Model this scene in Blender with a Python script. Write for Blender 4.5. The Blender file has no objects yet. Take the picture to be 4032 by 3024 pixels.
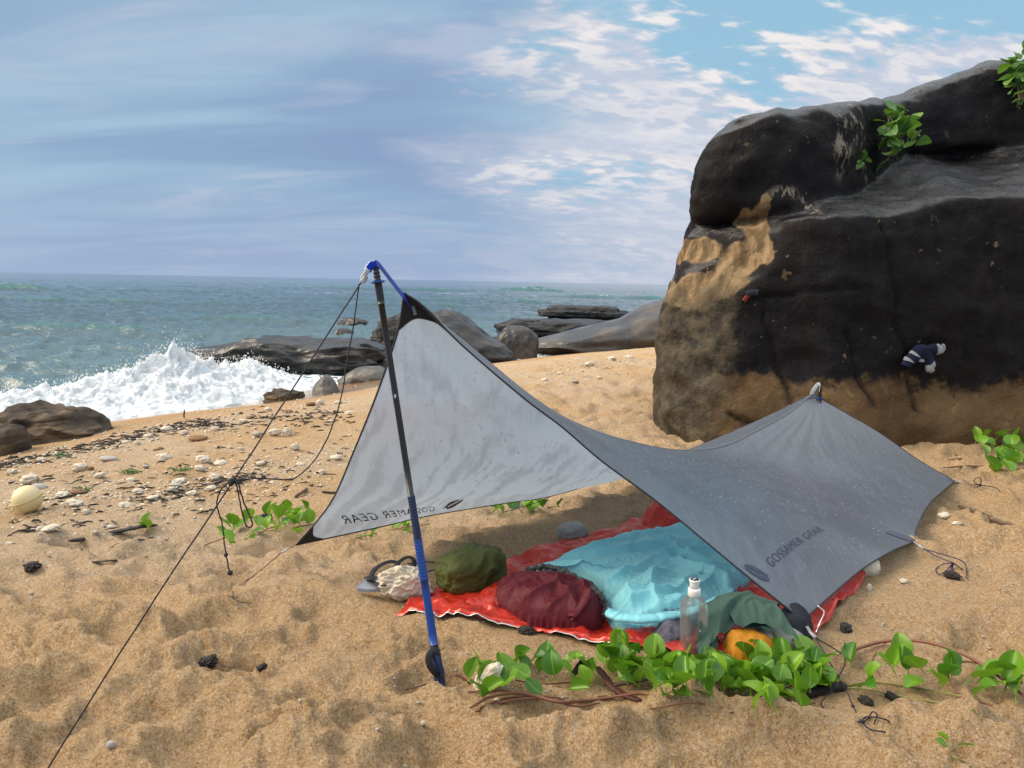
import bpy, bmesh, math, random
import numpy as np
from mathutils import Vector, Matrix

random.seed(7)
RNG = np.random.default_rng(11)
scene = bpy.context.scene
COL = scene.collection
R = math.radians

# ------------------------------------------------------------------ camera
FPX, CX, CY = 769.0, 512.0, 384.0          # focal length in picture pixels (1024 x 768)
CAM = Vector((0.0, 0.0, 1.15))
PITCH, ROLL = 7.6, 1.07
cam_data = bpy.data.cameras.new('camera')
cam = bpy.data.objects.new('camera', cam_data)
COL.objects.link(cam)
CAMR = Matrix.Rotation(R(90 - PITCH), 3, 'X') @ Matrix.Rotation(R(ROLL), 3, 'Z')
cam.matrix_world = Matrix.Translation(CAM) @ CAMR.to_4x4()
cam_data.sensor_width = 36.0
cam_data.lens = 36.0 * FPX / 1024.0
cam_data.clip_start = 0.05
cam_data.clip_end = 20000
scene.camera = cam
scene.render.resolution_x, scene.render.resolution_y = 1024, 768

# ------------------------------------------------------------------ node helper
def nd(nt, typ, ins=None, **props):
    n = nt.nodes.new('ShaderNode' + typ)
    for k, v in props.items():
        setattr(n, k, v)
    for k, v in (ins or {}).items():
        s = n.inputs[k]
        if isinstance(v, bpy.types.NodeSocket):
            nt.links.new(v, s)
        elif isinstance(v, bpy.types.Node):
            nt.links.new(v.outputs[0], s)
        else:
            if hasattr(s.default_value, '__len__') and len(s.default_value) == 4 and hasattr(v, '__len__') and len(v) == 3:
                v = (*v, 1.0)
            s.default_value = v
    return n

def math_(nt, op, a, b=0.0, c=0.0, clamp=False):
    n = nd(nt, 'Math', {0: a, 1: b, 2: c}, operation=op, use_clamp=clamp)
    return n.outputs[0]

def ramp(nt, fac, stops, interp='LINEAR'):
    n = nd(nt, 'ValToRGB', {0: fac})
    cr = n.color_ramp
    cr.interpolation = interp
    while len(cr.elements) < len(stops):
        cr.elements.new(0.5)
    for e, (p, c) in zip(cr.elements, stops):
        e.position = p
        e.color = (*c, 1.0) if hasattr(c, '__len__') else (c, c, c, 1.0)
    return n.outputs[0]

def mixc(nt, fac, a, b, blend='MIX'):
    n = nd(nt, 'Mix', data_type='RGBA', blend_type=blend)
    for i, v in ((0, fac), (6, a), (7, b)):
        s = n.inputs[i]
        if isinstance(v, bpy.types.NodeSocket):
            nt.links.new(v, s)
        else:
            s.default_value = (*v, 1.0) if hasattr(v, '__len__') and len(v) == 3 else v
    return n.outputs[2]

def maprange(nt, v, a, b, c=0.0, d=1.0, smooth=True):
    n = nd(nt, 'MapRange', {0: v, 1: a, 2: b, 3: c, 4: d})
    n.interpolation_type = 'SMOOTHSTEP' if smooth else 'LINEAR'
    return n.outputs[0]

def noise_n(nt, vec, scale, detail=4.0, rough=0.5, dist=0.0):
    n = nd(nt, 'TexNoise', {'Scale': scale, 'Detail': detail, 'Roughness': rough, 'Distortion': dist})
    if vec is not None:
        nt.links.new(vec, n.inputs['Vector'])
    return n.outputs[0]

# ------------------------------------------------------------------ sky
SUN_ELEV, SUN_AZ = 37.0, -88.0             # azimuth from +Y towards +X: the sun stands veiled over the sea
world = bpy.data.worlds.new('World')
scene.world = world
world.use_nodes = True
wt = world.node_tree
wt.nodes.clear()
w_out = wt.nodes.new('ShaderNodeOutputWorld')
tc = nd(wt, 'TexCoord')
D = tc.outputs['Generated']
sky = nd(wt, 'TexSky', sky_type='NISHITA')
sky.sun_disc = False
sky.sun_elevation = R(SUN_ELEV)
sky.sun_rotation = R(SUN_AZ)
sky.dust_density = 2.0
sky.ozone_density = 1.6
sx = nd(wt, 'SeparateXYZ', {0: D})
dx, dy, dz = sx.outputs
dzp = math_(wt, 'MAXIMUM', dz, 0.0)
inv = math_(wt, 'DIVIDE', 1.0, math_(wt, 'ADD', dzp, 0.20))
pl = nd(wt, 'CombineXYZ', {0: math_(wt, 'MULTIPLY', dx, inv), 1: math_(wt, 'MULTIPLY', dy, inv), 2: 0.0}).outputs[0]
bluesky = mixc(wt, 1.0, sky.outputs[0], (0.115, 0.115, 0.108), 'MULTIPLY')
# broad wispy stratus
st_v = nd(wt, 'Mapping', {0: pl, 'Rotation': (0, 0, R(24)), 'Scale': (0.42, 1.0, 1.0)}).outputs[0]
st1 = noise_n(wt, st_v, 1.35, 5, 0.48, 0.55)
st_v2 = nd(wt, 'Mapping', {0: pl, 'Location': (7.3, 2.1, 0), 'Rotation': (0, 0, R(16)), 'Scale': (0.50, 1.5, 1.0)}).outputs[0]
st2 = noise_n(wt, st_v2, 2.1, 6, 0.50, 0.7)
grey = ramp(wt, st1, [(0.30, (0.410, 0.590, 0.725)), (0.43, (0.350, 0.505, 0.660)), (0.53, (0.272, 0.405, 0.585)), (0.66, (0.248, 0.355, 0.550))])
warm = maprange(wt, st2, 0.53, 0.72)
grey = mixc(wt, math_(wt, 'MULTIPLY', warm, 0.55), grey, (0.54, 0.58, 0.70))
# altocumulus field
front_n = math_(wt, 'ADD', dx, math_(wt, 'MULTIPLY', math_(wt, 'SUBTRACT', st1, 0.5), 0.75))
right = maprange(wt, front_n, -0.06, 0.16)
inv2 = math_(wt, 'DIVIDE', 1.0, math_(wt, 'ADD', dzp, 0.50))
pl2 = nd(wt, 'CombineXYZ', {0: math_(wt, 'MULTIPLY', dx, inv2), 1: math_(wt, 'MULTIPLY', dy, inv2), 2: 0.0}).outputs[0]
ac_v = nd(wt, 'Mapping', {0: pl2, 'Location': (3.1, 0.4, 0), 'Rotation': (0, 0, R(-30)), 'Scale': (0.80, 1.9, 1.0)}).outputs[0]
ac_big = noise_n(wt, ac_v, 2.3, 3, 0.5, 0.4)
ac_mid = noise_n(wt, ac_v, 13.0, 3, 0.45, 0.3)
ac_fine = noise_n(wt, ac_v, 30.0, 3, 0.5, 0.2)
puff = math_(wt, 'ADD', math_(wt, 'MULTIPLY', ac_mid, 0.55), math_(wt, 'MULTIPLY', ac_fine, 0.45))
dens = math_(wt, 'ADD', math_(wt, 'MULTIPLY', ac_big, 1.1), math_(wt, 'MULTIPLY', puff, 0.9))
# the sheet thickens towards the horizon, where the eye looks along it
dens = math_(wt, 'ADD', dens, maprange(wt, dz, 0.16, 0.36, 0.22, -0.06))
cover = maprange(wt, dens, 0.96, 1.13)
lit = maprange(wt, puff, 0.46, 0.60)
ac_col = mixc(wt, lit, (0.530, 0.590, 0.710), (0.860, 0.820, 0.810))
thick = maprange(wt, dens, 1.12, 1.38)
ac_col = mixc(wt, math_(wt, 'MULTIPLY', thick, 0.75), ac_col, mixc(wt, maprange(wt, st2, 0.42, 0.62), (0.510, 0.570, 0.695), (0.700, 0.715, 0.785)))
aqua = mixc(wt, 0.72, bluesky, (0.350, 0.620, 0.800))
rightsky = mixc(wt, cover, aqua, ac_col)
skyc = mixc(wt, right, grey, rightsky)
# lavender band of air low over the sea
low = maprange(wt, dz, -0.02, 0.15, 1.0, 0.0)
lowc = mixc(wt, right, (0.345, 0.440, 0.625), (0.500, 0.555, 0.690))
lown = mixc(wt, math_(wt, 'MULTIPLY', maprange(wt, noise_n(wt, nd(wt, 'Mapping', {0: D, 'Scale': (1, 1, 3.5)}).outputs[0], 5.0, 5, 0.55, 0.3), 0.52, 0.66), 0.45), lowc, (0.56, 0.575, 0.68))
skyc = mixc(wt, math_(wt, 'MULTIPLY', low, 0.85), skyc, lown)
# a veiled sky is brighter overhead than at the horizon
# overhead the sheet of cloud closes and turns neutral
skyc = mixc(wt, math_(wt, 'MULTIPLY', maprange(wt, dz, 0.36, 0.62), 0.8), skyc, mixc(wt, maprange(wt, ac_big, 0.4, 0.6), (0.50, 0.52, 0.55), (0.74, 0.72, 0.70)))
zen = math_(wt, 'ADD', 0.307, math_(wt, 'MULTIPLY', maprange(wt, dz, 0.34, 1.0), 0.52))
bgn = nd(wt, 'Background', {0: skyc, 1: zen})
wt.links.new(bgn.outputs[0], w_out.inputs[0])
world.cycles.sampling_method = 'MANUAL'
world.cycles.sample_map_resolution = 512

sun_data = bpy.data.lights.new('sun', 'SUN')
sun_data.energy = 1.5
sun_data.angle = R(46)
sun_data.color = (1.0, 0.83, 0.62)
sun = bpy.data.objects.new('sun', sun_data)
COL.objects.link(sun)
_sd = Vector((math.sin(R(SUN_AZ)) * math.cos(R(SUN_ELEV)), math.cos(R(SUN_AZ)) * math.cos(R(SUN_ELEV)), math.sin(R(SUN_ELEV))))
sun.rotation_euler = _sd.to_track_quat('Z', 'Y').to_euler()

scene.view_settings.view_transform = 'Standard'
scene.view_settings.look = 'None'
scene.view_settings.exposure = 1.75
scene.view_settings.gamma = 1.0
scene.render.engine = 'CYCLES'
scene.cycles.max_bounces = 8
scene.cycles.transmission_bounces = 8
scene.cycles.transparent_max_bounces = 12
scene.cycles.caustics_reflective = False
scene.cycles.caustics_refractive = False
scene.cycles.use_denoising = True

# ------------------------------------------------------------------ geometry helpers
def at(px, py, Y=None, z=None):
    """World point seen at picture position (px, py): at depth Y, or at height z."""
    d = CAMR @ Vector(((px - CX) / FPX, -(py - CY) / FPX, -1.0))
    t = (Y - CAM.y) / d.y if Y is not None else (z - CAM.z) / d.z
    return CAM + d * t

def _hash(ix, iy, iz, seed):
    h = (ix.astype(np.int64) * 374761393 + iy.astype(np.int64) * 668265263 + iz.astype(np.int64) * 1274126177 + seed * 974711) & 0xFFFFFFFF
    h = ((h ^ (h >> 13)) * 1103515245) & 0xFFFFFFFF
    h = ((h ^ (h >> 16)) * 2246822519) & 0xFFFFFFFF
    return h ^ (h >> 15)

def pn2(x, y, seed=0):
    """2-D gradient noise, about -1..1"""
    x = np.asarray(x, float); y = np.asarray(y, float)
    ix = np.floor(x); iy = np.floor(y)
    fx = x - ix; fy = y - iy
    u = fx * fx * fx * (fx * (fx * 6 - 15) + 10); v = fy * fy * fy * (fy * (fy * 6 - 15) + 10)
    zero = np.zeros_like(ix)
    def g(ax, ay):
        a = _hash(ix + ax, iy + ay, zero, seed) * (2 * np.pi / 4294967296.0)
        return np.cos(a) * (fx - ax) + np.sin(a) * (fy - ay)
    a = g(0, 0); b = g(1, 0); c = g(0, 1); d = g(1, 1)
    return 1.5 * ((a + u * (b - a)) * (1 - v) + (c + u * (d - c)) * v)

def pn3(x, y, z, seed=0):
    x = np.asarray(x, float); y = np.asarray(y, float); z = np.asarray(z, float)
    ix = np.floor(x); iy = np.floor(y); iz = np.floor(z)
    f = (x - ix, y - iy, z - iz)
    u, v, w = [t * t * t * (t * (t * 6 - 15) + 10) for t in f]
    def g(ax, ay, az):
        h = _hash(ix + ax, iy + ay, iz + az, seed)
        gx = ((h & 255) / 127.5 - 1); gy = (((h >> 8) & 255) / 127.5 - 1); gz = (((h >> 16) & 255) / 127.5 - 1)
        return gx * (f[0] - ax) + gy * (f[1] - ay) + gz * (f[2] - az)
    l = lambda a, b, t: a + t * (b - a)
    return 1.2 * l(l(l(g(0,0,0), g(1,0,0), u), l(g(0,1,0), g(1,1,0), u), v), l(l(g(0,0,1), g(1,0,1), u), l(g(0,1,1), g(1,1,1), u), v), w)

def fbm2(x, y, oct=4, seed=0, gain=0.5):
    s = 0; a = 1.0
    for i in range(oct):
        s = s + a * pn2(x * 2 ** i + 17.3 * i, y * 2 ** i - 9.1 * i, seed + i); a *= gain
    return s

def fbm3(x, y, z, oct=4, seed=0, gain=0.5):
    s = 0; a = 1.0
    for i in range(oct):
        s = s + a * pn3(x * 2 ** i + 7.3 * i, y * 2 ** i - 9.1 * i, z * 2 ** i + 3.7 * i, seed + i); a *= gain
    return s

def sstep(a, b, x):
    t = np.clip((x - a) / (b - a), 0, 1)
    return t * t * (3 - 2 * t)

def new_mesh(name, V, F, smooth=True):
    me = bpy.data.meshes.new(name)
    V = np.asarray(V, dtype=np.float32)
    if isinstance(F, np.ndarray) and F.ndim == 2:
        k = F.shape[1]; n = len(F)
        me.vertices.add(len(V)); me.vertices.foreach_set('co', V.ravel())
        me.loops.add(n * k); me.loops.foreach_set('vertex_index', F.astype(np.int32).ravel())
        me.polygons.add(n); me.polygons.foreach_set('loop_start', np.arange(0, n * k, k, dtype=np.int32))
        me.update(calc_edges=True)
    else:
        me.from_pydata(V.tolist(), [], [list(map(int, f)) for f in F]); me.update()
    me.validate()
    if smooth:
        me.polygons.foreach_set('use_smooth', np.ones(len(me.polygons), dtype=bool))
    return me

def put(name, me, mat=None, parent=None, label=None, cat=None, group=None, kind=None, loc=None, rot=None):
    o = bpy.data.objects.new(name, me)
    COL.objects.link(o)
    if me is not None and mat is not None and len(me.materials) == 0:
        me.materials.append(mat)
    if parent is not None:
        o.parent = parent
    if loc is not None: o.location = loc
    if rot is not None: o.rotation_euler = rot
    for k, v in (('label', label), ('category', cat), ('group', group), ('kind', kind)):
        if v: o[k] = v
    return o

def attr(me, name, vals):
    a = me.attributes.new(name, 'FLOAT', 'POINT')
    a.data.foreach_set('value', np.asarray(vals, dtype=np.float32))

def grid_faces(nu, nv, wrap_u=False, wrap_v=False):
    iu = np.arange(nu if wrap_u else nu - 1); iv = np.arange(nv if wrap_v else nv - 1)
    a, b = np.meshgrid(iu, iv, indexing='ij')
    a2 = (a + 1) % nu; b2 = (b + 1) % nv
    return np.stack([a * nv + b, a2 * nv + b, a2 * nv + b2, a * nv + b2], -1).reshape(-1, 4)

def surface_nets(F, origin, h):
    """Naive surface nets: quads on the zero level of F (negative inside)."""
    s = F < 0
    nx, ny, nz = F.shape
    acc = np.zeros((nx - 1, ny - 1, nz - 1, 3)); cnt = np.zeros((nx - 1, ny - 1, nz - 1))
    ii = np.stack(np.meshgrid(np.arange(nx), np.arange(ny), np.arange(nz), indexing='ij'), -1)
    for ax in range(3):
        sl0 = [slice(None)] * 3; sl1 = [slice(None)] * 3
        sl0[ax] = slice(0, -1); sl1[ax] = slice(1, None)
        f0 = F[tuple(sl0)]; f1 = F[tuple(sl1)]
        cr = (f0 < 0) != (f1 < 0)
        t = np.where(cr, f0 / np.where(cr, f0 - f1, 1), 0)
        pos = ii[tuple(sl0)].astype(float).copy(); pos[..., ax] += t
        o = [a for a in range(3) if a != ax]
        for da in (0, 1):
            for db in (0, 1):
                src = [slice(None)] * 3
                for a_, d_ in zip(o, (da, db)):
                    n_ = F.shape[a_]
                    src[a_] = slice(d_, n_ - 1 + d_)
                c = cr[tuple(src)]
                acc += np.where(c[..., None], pos[tuple(src)], 0); cnt += c
    act = cnt > 0
    idx = np.full(act.shape, -1); idx[act] = np.arange(act.sum())
    V = acc[act] / cnt[act][:, None] * h + np.asarray(origin)
    faces = []
    for ax in range(3):
        sl0 = [slice(None)] * 3; sl1 = [slice(None)] * 3
        sl0[ax] = slice(0, -1); sl1[ax] = slice(1, None)
        cr = s[tuple(sl0)] != s[tuple(sl1)]
        flip = s[tuple(sl0)]
        p = np.argwhere(cr)
        b, c = [(1, 2), (2, 0), (0, 1)][ax]
        ok = (p[:, b] > 0) & (p[:, c] > 0) & (p[:, b] < F.shape[b] - 1) & (p[:, c] < F.shape[c] - 1)
        p = p[ok]
        def q(db, dc):
            r = p.copy(); r[:, b] -= db; r[:, c] -= dc
            return idx[r[:, 0], r[:, 1], r[:, 2]]
        quad = np.stack([q(1, 1), q(0, 1), q(0, 0), q(1, 0)], -1)
        fl = flip[tuple(p.T)]
        quad[~fl] = quad[~fl][:, ::-1]
        faces.append(quad)
    return V, np.concatenate(faces)

def relax(V, F, n=1, k=0.5):
    for _ in range(n):
        s = np.zeros_like(V); c = np.zeros(len(V))
        m = F.shape[1]
        for i in range(m):
            a = F[:, i]; b = F[:, (i + 1) % m]
            np.add.at(s, a, V[b]); np.add.at(c, a, 1)
            np.add.at(s, b, V[a]); np.add.at(c, b, 1)
        V = V * (1 - k) + k * s / np.maximum(c, 1)[:, None]
    return V

def vnormals(V, F):
    n = np.cross(V[F[:, 2]] - V[F[:, 0]], V[F[:, 3 if F.shape[1] > 3 else 1]] - V[F[:, 1 if F.shape[1] > 3 else 0]])
    if F.shape[1] == 3: n = np.cross(V[F[:, 1]] - V[F[:, 0]], V[F[:, 2]] - V[F[:, 0]])
    o = np.zeros_like(V)
    for i in range(F.shape[1]): np.add.at(o, F[:, i], n)
    return o / np.maximum(np.linalg.norm(o, axis=1), 1e-12)[:, None]

_ICO = {}
def ico(sub):
    if sub not in _ICO:
        bm = bmesh.new(); bmesh.ops.create_icosphere(bm, subdivisions=sub, radius=1.0)
        _ICO[sub] = (np.array([v.co[:] for v in bm.verts]), np.array([[v.index for v in f.verts] for f in bm.faces]))
        bm.free()
    return _ICO[sub][0].copy(), _ICO[sub][1]

def spline(P, n, closed=False):
    """Catmull-Rom through P, n points evenly in parameter."""
    P = np.asarray(P, float); m = len(P)
    t = np.linspace(0, m if closed else m - 1, n, endpoint=not closed)
    i = np.minimum(np.floor(t).astype(int), (m - 1) if closed else m - 2); f = (t - i)[:, None]
    g = (lambda k: P[k % m]) if closed else (lambda k: P[np.clip(k, 0, m - 1)])
    p0, p1, p2, p3 = g(i - 1), g(i), g(i + 1), g(i + 2)
    if not closed:
        p0 = np.where((i == 0)[:, None], 2 * p1 - p2, p0); p3 = np.where((i == m - 2)[:, None], 2 * p2 - p1, p3)
    return 0.5 * (2 * p1 + (p2 - p0) * f + (2 * p0 - 5 * p1 + 4 * p2 - p3) * f ** 2 + (3 * p1 - p0 - 3 * p2 + p3) * f ** 3)

def tube(P, r, sides=8, caps=True, flat=1.0, up=(0, 0, 1)):
    """Tube round polyline P; r a number or one radius per point; flat < 1 squashes it."""
    P = np.asarray(P, float); n = len(P)
    r = np.broadcast_to(np.asarray(r, float), (n,))
    T = np.gradient(P, axis=0); T /= np.maximum(np.linalg.norm(T, axis=1), 1e-9)[:, None]
    u0 = np.asarray(up, float); N = np.zeros_like(P)
    for i in range(n):
        v = u0 - T[i] * np.dot(u0, T[i])
        if np.linalg.norm(v) < 1e-4:
            v = np.cross(T[i], (1, 0.3, 0.1))
        v /= np.linalg.norm(v); N[i] = v; u0 = v if i else v
    B = np.cross(T, N)
    a = np.linspace(0, 2 * np.pi, sides, endpoint=False)
    V = P[:, None] + r[:, None, None] * (np.cos(a)[None, :, None] * B[:, None] + flat * np.sin(a)[None, :, None] * N[:, None])
    F = grid_faces(n, sides, wrap_v=True)[:, ::-1].tolist()
    V = V.reshape(-1, 3)
    if caps:
        F.append(list(range(sides))); F.append(list(range((n - 1) * sides, n * sides))[::-1])
    return V, F

def join(parts):
    Vs, Fs, o = [], [], 0
    for V, F in parts:
        Vs.append(np.asarray(V)); Fs += [[int(i) + o for i in f] for f in F]; o += len(V)
    return np.concatenate(Vs), Fs

def tube_me(name, P, r, sides=8, flat=1.0, up=(0, 0, 1)):
    return new_mesh(name, *tube(P, r, sides, True, flat, up))

# ------------------------------------------------------------------ materials
def material(name):
    m = bpy.data.materials.new(name); m.use_nodes = True
    nt = m.node_tree; nt.nodes.clear()
    out = nt.nodes.new('ShaderNodeOutputMaterial')
    return m, nt, out

def bump_n(nt, h, strength=0.3, dist=0.02, normal=None):
    n = nd(nt, 'Bump', {'Height': h, 'Strength': strength, 'Distance': dist})
    if normal is not None: nt.links.new(normal, n.inputs['Normal'])
    return n.outputs[0]

def plain(name, col, rough=0.6, var=0.12, scale=30.0, bump=0.15, bdist=0.002, metal=0.0, spec=0.5, sheen=0.0):
    m, nt, out = material(name)
    tcn = nd(nt, 'TexCoord').outputs['Object']
    n1 = noise_n(nt, tcn, scale, 4, 0.6)
    c = mixc(nt, n1, tuple(x * (1 - var) for x in col), tuple(min(1, x * (1 + var)) for x in col))
    b = nd(nt, 'BsdfPrincipled', {'Base Color': c, 'Roughness': rough, 'Metallic': metal, 'Specular IOR Level': spec, 'Sheen Weight': sheen})
    if bump:
        nt.links.new(bump_n(nt, noise_n(nt, tcn, scale * 4, 4, 0.6), bump, bdist), b.inputs['Normal'])
    nt.links.new(b.outputs[0], out.inputs[0])
    return m
# ================================================================== the setting
SEA_Z = -0.70
SHORE = np.array([(-14, -14), (-9, -2), (-7.0, 4.5), (-5.9, 7.4), (-5.35, 9.3), (-4.8, 10.1), (-4.0, 10.9), (-3.45, 12.4), (-2.7, 14.9),
                  (-1.1, 16.6), (0.4, 18.7), (2.4, 20.8), (4.5, 23.5), (9, 29), (24, 46), (70, 95)], float)

def shore_s(x, y):
    """Signed distance from the water line, positive on land."""
    x = np.asarray(x, float); y = np.asarray(y, float)
    best = np.full(x.shape, 1e9); sg = np.ones(x.shape)
    for a, b in zip(SHORE[:-1], SHORE[1:]):
        d = b - a; L2 = d @ d
        t = np.clip(((x - a[0]) * d[0] + (y - a[1]) * d[1]) / L2, 0, 1)
        ex = x - a[0] - t * d[0]; ey = y - a[1] - t * d[1]
        q = np.hypot(ex, ey); m = q < best
        best = np.where(m, q, best)
        sg = np.where(m, np.where(d[0] * ey - d[1] * ex <= 0, 1, -1), sg)
    return best * sg

# footprints and scuffed hollows
_fp = []
for _ in range(900):
    x = random.uniform(-5.0, 6.0); y = 0.5 + 10.5 * random.random() ** 1.25
    L = random.uniform(0.08, 0.22); W = L * random.uniform(0.40, 0.75)
    _fp.append((x, y, L, W, random.gauss(0.25, 0.55), random.uniform(0.016, 0.050)))
FP = np.array(_fp)
_fs = shore_s(FP[:, 0], FP[:, 1])
_keep = (_fs > 2.2)
FP = FP[_keep]; _fs = _fs[_keep]
FP[:, 5] *= sstep(2.0, 6.5, _fs) * 0.75 + 0.25
# the shell-strewn beach on the seaward side is trampled less than the dry sand
FP[:, 5] *= 1 - 0.6 * sstep(3.0, 4.0, FP[:, 1]) * sstep(0.6, -0.6, FP[:, 0])

# heaps and hollows that can be told apart: (px, py, height, radius along, radius across, angle)
HEAPS = []
for px, py, hh, a, b, an in [(700, 722, .060, .12, .10, 0), (648, 730, .050, .13, .09, 20), (600, 736, .042, .17, .08, 10), (515, 742, .042, .22, .08, 0),
                             (752, 734, .038, .14, .08, 0), (830, 738, .045, .18, .09, 10), (930, 734, .04, .16, .10, 0), (560, 690, .018, .06, .05, 0),
                             (940, 676, .02, .07, .04, 0), (360, 592, .035, .13, .08, -20), (700, 668, -.03, .55, .09, 4),
                             (330, 580, .02, .2, .1, 0), (250, 650, .035, .22, .10, 35), (120, 640, .04, .24, .10, 25), (330, 720, .05, .2, .12, 30),
                             (180, 735, -.05, .12, .07, 30), (420, 735, -.035, .1, .08, 0), (520, 760, .05, .10, .08, 0), (985, 752, .04, .2, .12, 0),
                             (880, 752, -.03, .2, .08, 0), (300, 690, -.04, .12, .06, 25), (100, 700, -.04, .13, .07, 0), (640, 752, .03, .2, .1, 0)]:
    p = at(px, py, z=0.0)
    HEAPS.append((p.x, p.y, hh, a, b, R(an)))

CAMP = [(-0.35, 2.95), (0.30, 2.45), (0.98, 2.30), (1.55, 2.95), (1.30, 3.9), (0.30, 3.55)]

def camp_mask(x, y):
    d = np.full(np.shape(x), 1e9)
    for cx, cy in CAMP + [(0.5, 2.9), (0.9, 3.2), (0.2, 2.9)]:
        d = np.minimum(d, np.hypot(x - cx, (y - cy) * 1.1))
    return sstep(0.55, 0.22, d)

def ground(x, y):
    x = np.atleast_1d(np.asarray(x, float)); y = np.atleast_1d(np.asarray(y, float))
    s = shore_s(x, y)
    z = np.interp(s, [-60, -8, -2, 0, 1.0, 2.5, 4.5, 6.5, 9, 14], [-7, -1.75, -0.98, -0.70, -0.545, -0.35, -0.165, -0.055, 0.0, 0.0])
    dry = sstep(0.8, 4.5, s)
    cm = camp_mask(x, y)
    z = z + 0.030 * dry * fbm2(x * 0.7, y * 0.7, 3, 3) * (1 - 0.6 * cm)
    rough = dry * (1 - 0.8 * cm) * (1 - 0.55 * sstep(3.2, 4.2, y) * sstep(1.0, -0.4, x))
    z = z + 0.028 * rough * fbm2(x * 2.6, y * 2.6, 2, 9)
    q = pn2(x * 3.1 + 0.35 * pn2(x * 2, y * 2, 5), y * 4.3, 21)
    z = z + 0.030 * rough * (0.5 - np.sqrt(q * q + .004) * 2.0)
    wx_ = x + 0.16 * pn2(x * 2.3, y * 2.3, 141) + 0.05 * pn2(x * 7, y * 7, 143); wy_ = y + 0.12 * pn2(x * 2.9, y * 2.9, 142) + 0.04 * pn2(x * 8, y * 8, 144)
    q1 = pn2(wx_ * 1.9 + 0.5 * wy_, wy_ * 3.6, 145); q2 = pn2(wx_ * 4.0, wy_ * 6.6 - 0.8 * wx_, 146)
    z = z + rough * (0.058 * (0.45 - np.sqrt(q1 * q1 + .002) * 1.7) + 0.034 * (0.45 - np.sqrt(q2 * q2 + .001) * 1.7))
    cl = pn2(x * 16 + .5 * pn2(x * 9, y * 9, 33), y * 19, 31)
    z = z + 0.021 * rough * (0.35 - np.abs(cl) * 1.6) * sstep(-0.35, 0.35, pn2(x * 2.2, y * 2.9, 37)) + 0.0080 * rough * fbm2(x * 28, y * 31, 2, 39)
    z = z + 0.007 * (0.15 + dry) * pn2(x * 5.0, y * 5.0, 77) * 0.6
    z = z + 0.0022 * pn2(x * 60, y * 60, 43) * sstep(5, 2.5, y)
    P = np.zeros_like(z)
    fps = FP
    if len(x) < 64:
        fps = FP[((np.abs(FP[:, 0][:, None] - x[None]) < 0.36) & (np.abs(FP[:, 1][:, None] - y[None]) < 0.36)).any(axis=1)]
    for fx, fy, L, W, an, dep in fps:
        m = np.nonzero((np.abs(x - fx) < 0.36) & (np.abs(y - fy) < 0.36))[0]
        if len(m) == 0: continue
        ex = x[m] - fx; ey = y[m] - fy
        c, sn = math.cos(an), math.sin(an)
        u = (ex * c + ey * sn) / L; v = (-ex * sn + ey * c) / W
        r = np.sqrt(u * u + v * v) * (1 + 0.25 * pn2(x[m] * 9 + fx, y[m] * 9, 51))
        P[m] += -dep * np.exp(-r ** 3.4) + 0.45 * dep * np.exp(-((r - 1.38) / 0.34) ** 2)
    z = z + np.clip(P, -0.11, 0.06) * (1 - 0.88 * cm) * dry
    for hx, hy, hh, a, b, an in HEAPS:
        ex = x - hx; ey = y - hy
        c, sn = math.cos(an), math.sin(an)
        u = (ex * c + ey * sn) / a; v = (-ex * sn + ey * c) / b
        r2 = u * u + v * v
        z = z + hh * np.exp(-r2) * (1 + 0.25 * pn2(x * 11, y * 11, 61))
    return z

def gz(x, y):
    return float(ground([x], [y])[0])

# polar sheet: fine where it is near, coarse far off
def polar(r0, r1, step, a0, a1, da):
    nr = int(math.log(r1 / r0) / step) + 1
    rr = r0 * np.exp(np.linspace(0, math.log(r1 / r0), nr))
    aa = np.radians(np.linspace(a0, a1, int((a1 - a0) / da) + 1))
    A, RR = np.meshgrid(aa, rr, indexing='ij')
    return RR * np.sin(A), RR * np.cos(A), len(aa), nr

gx, gy, na, nr = polar(0.45, 130.0, 0.0088, -76, 76, 0.24)
gzv = ground(gx.ravel(), gy.ravel())
me = new_mesh('sand', np.stack([gx.ravel(), gy.ravel(), gzv], -1), grid_faces(na, nr)[:, ::-1])
gs = shore_s(gx.ravel(), gy.ravel())
_pool = 1.5 * np.exp(-((gx.ravel() + 2.65) / 1.1) ** 2 - ((gy.ravel() - 13.2) / 2.4) ** 2)
attr(me, 'wet', sstep(1.15, 0.45, gs - 1.5 * _pool + 0.25 * pn2(gx.ravel() * 1.3, gy.ravel() * 1.3, 71)))
_grit = sstep(1.6, 2.6, gs) * sstep(9.0, 5.5, gs) * sstep(2.6, 3.8, gy.ravel() - 0.12 * gx.ravel())
_grit = _grit * sstep(-0.55, 0.35, fbm2(gx.ravel() * 0.8, gy.ravel() * 0.8, 3, 83))
attr(me, 'grit', np.clip(_grit, 0, 1))
attr(me, 'damp', sstep(2.4, 0.9, gs))

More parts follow.
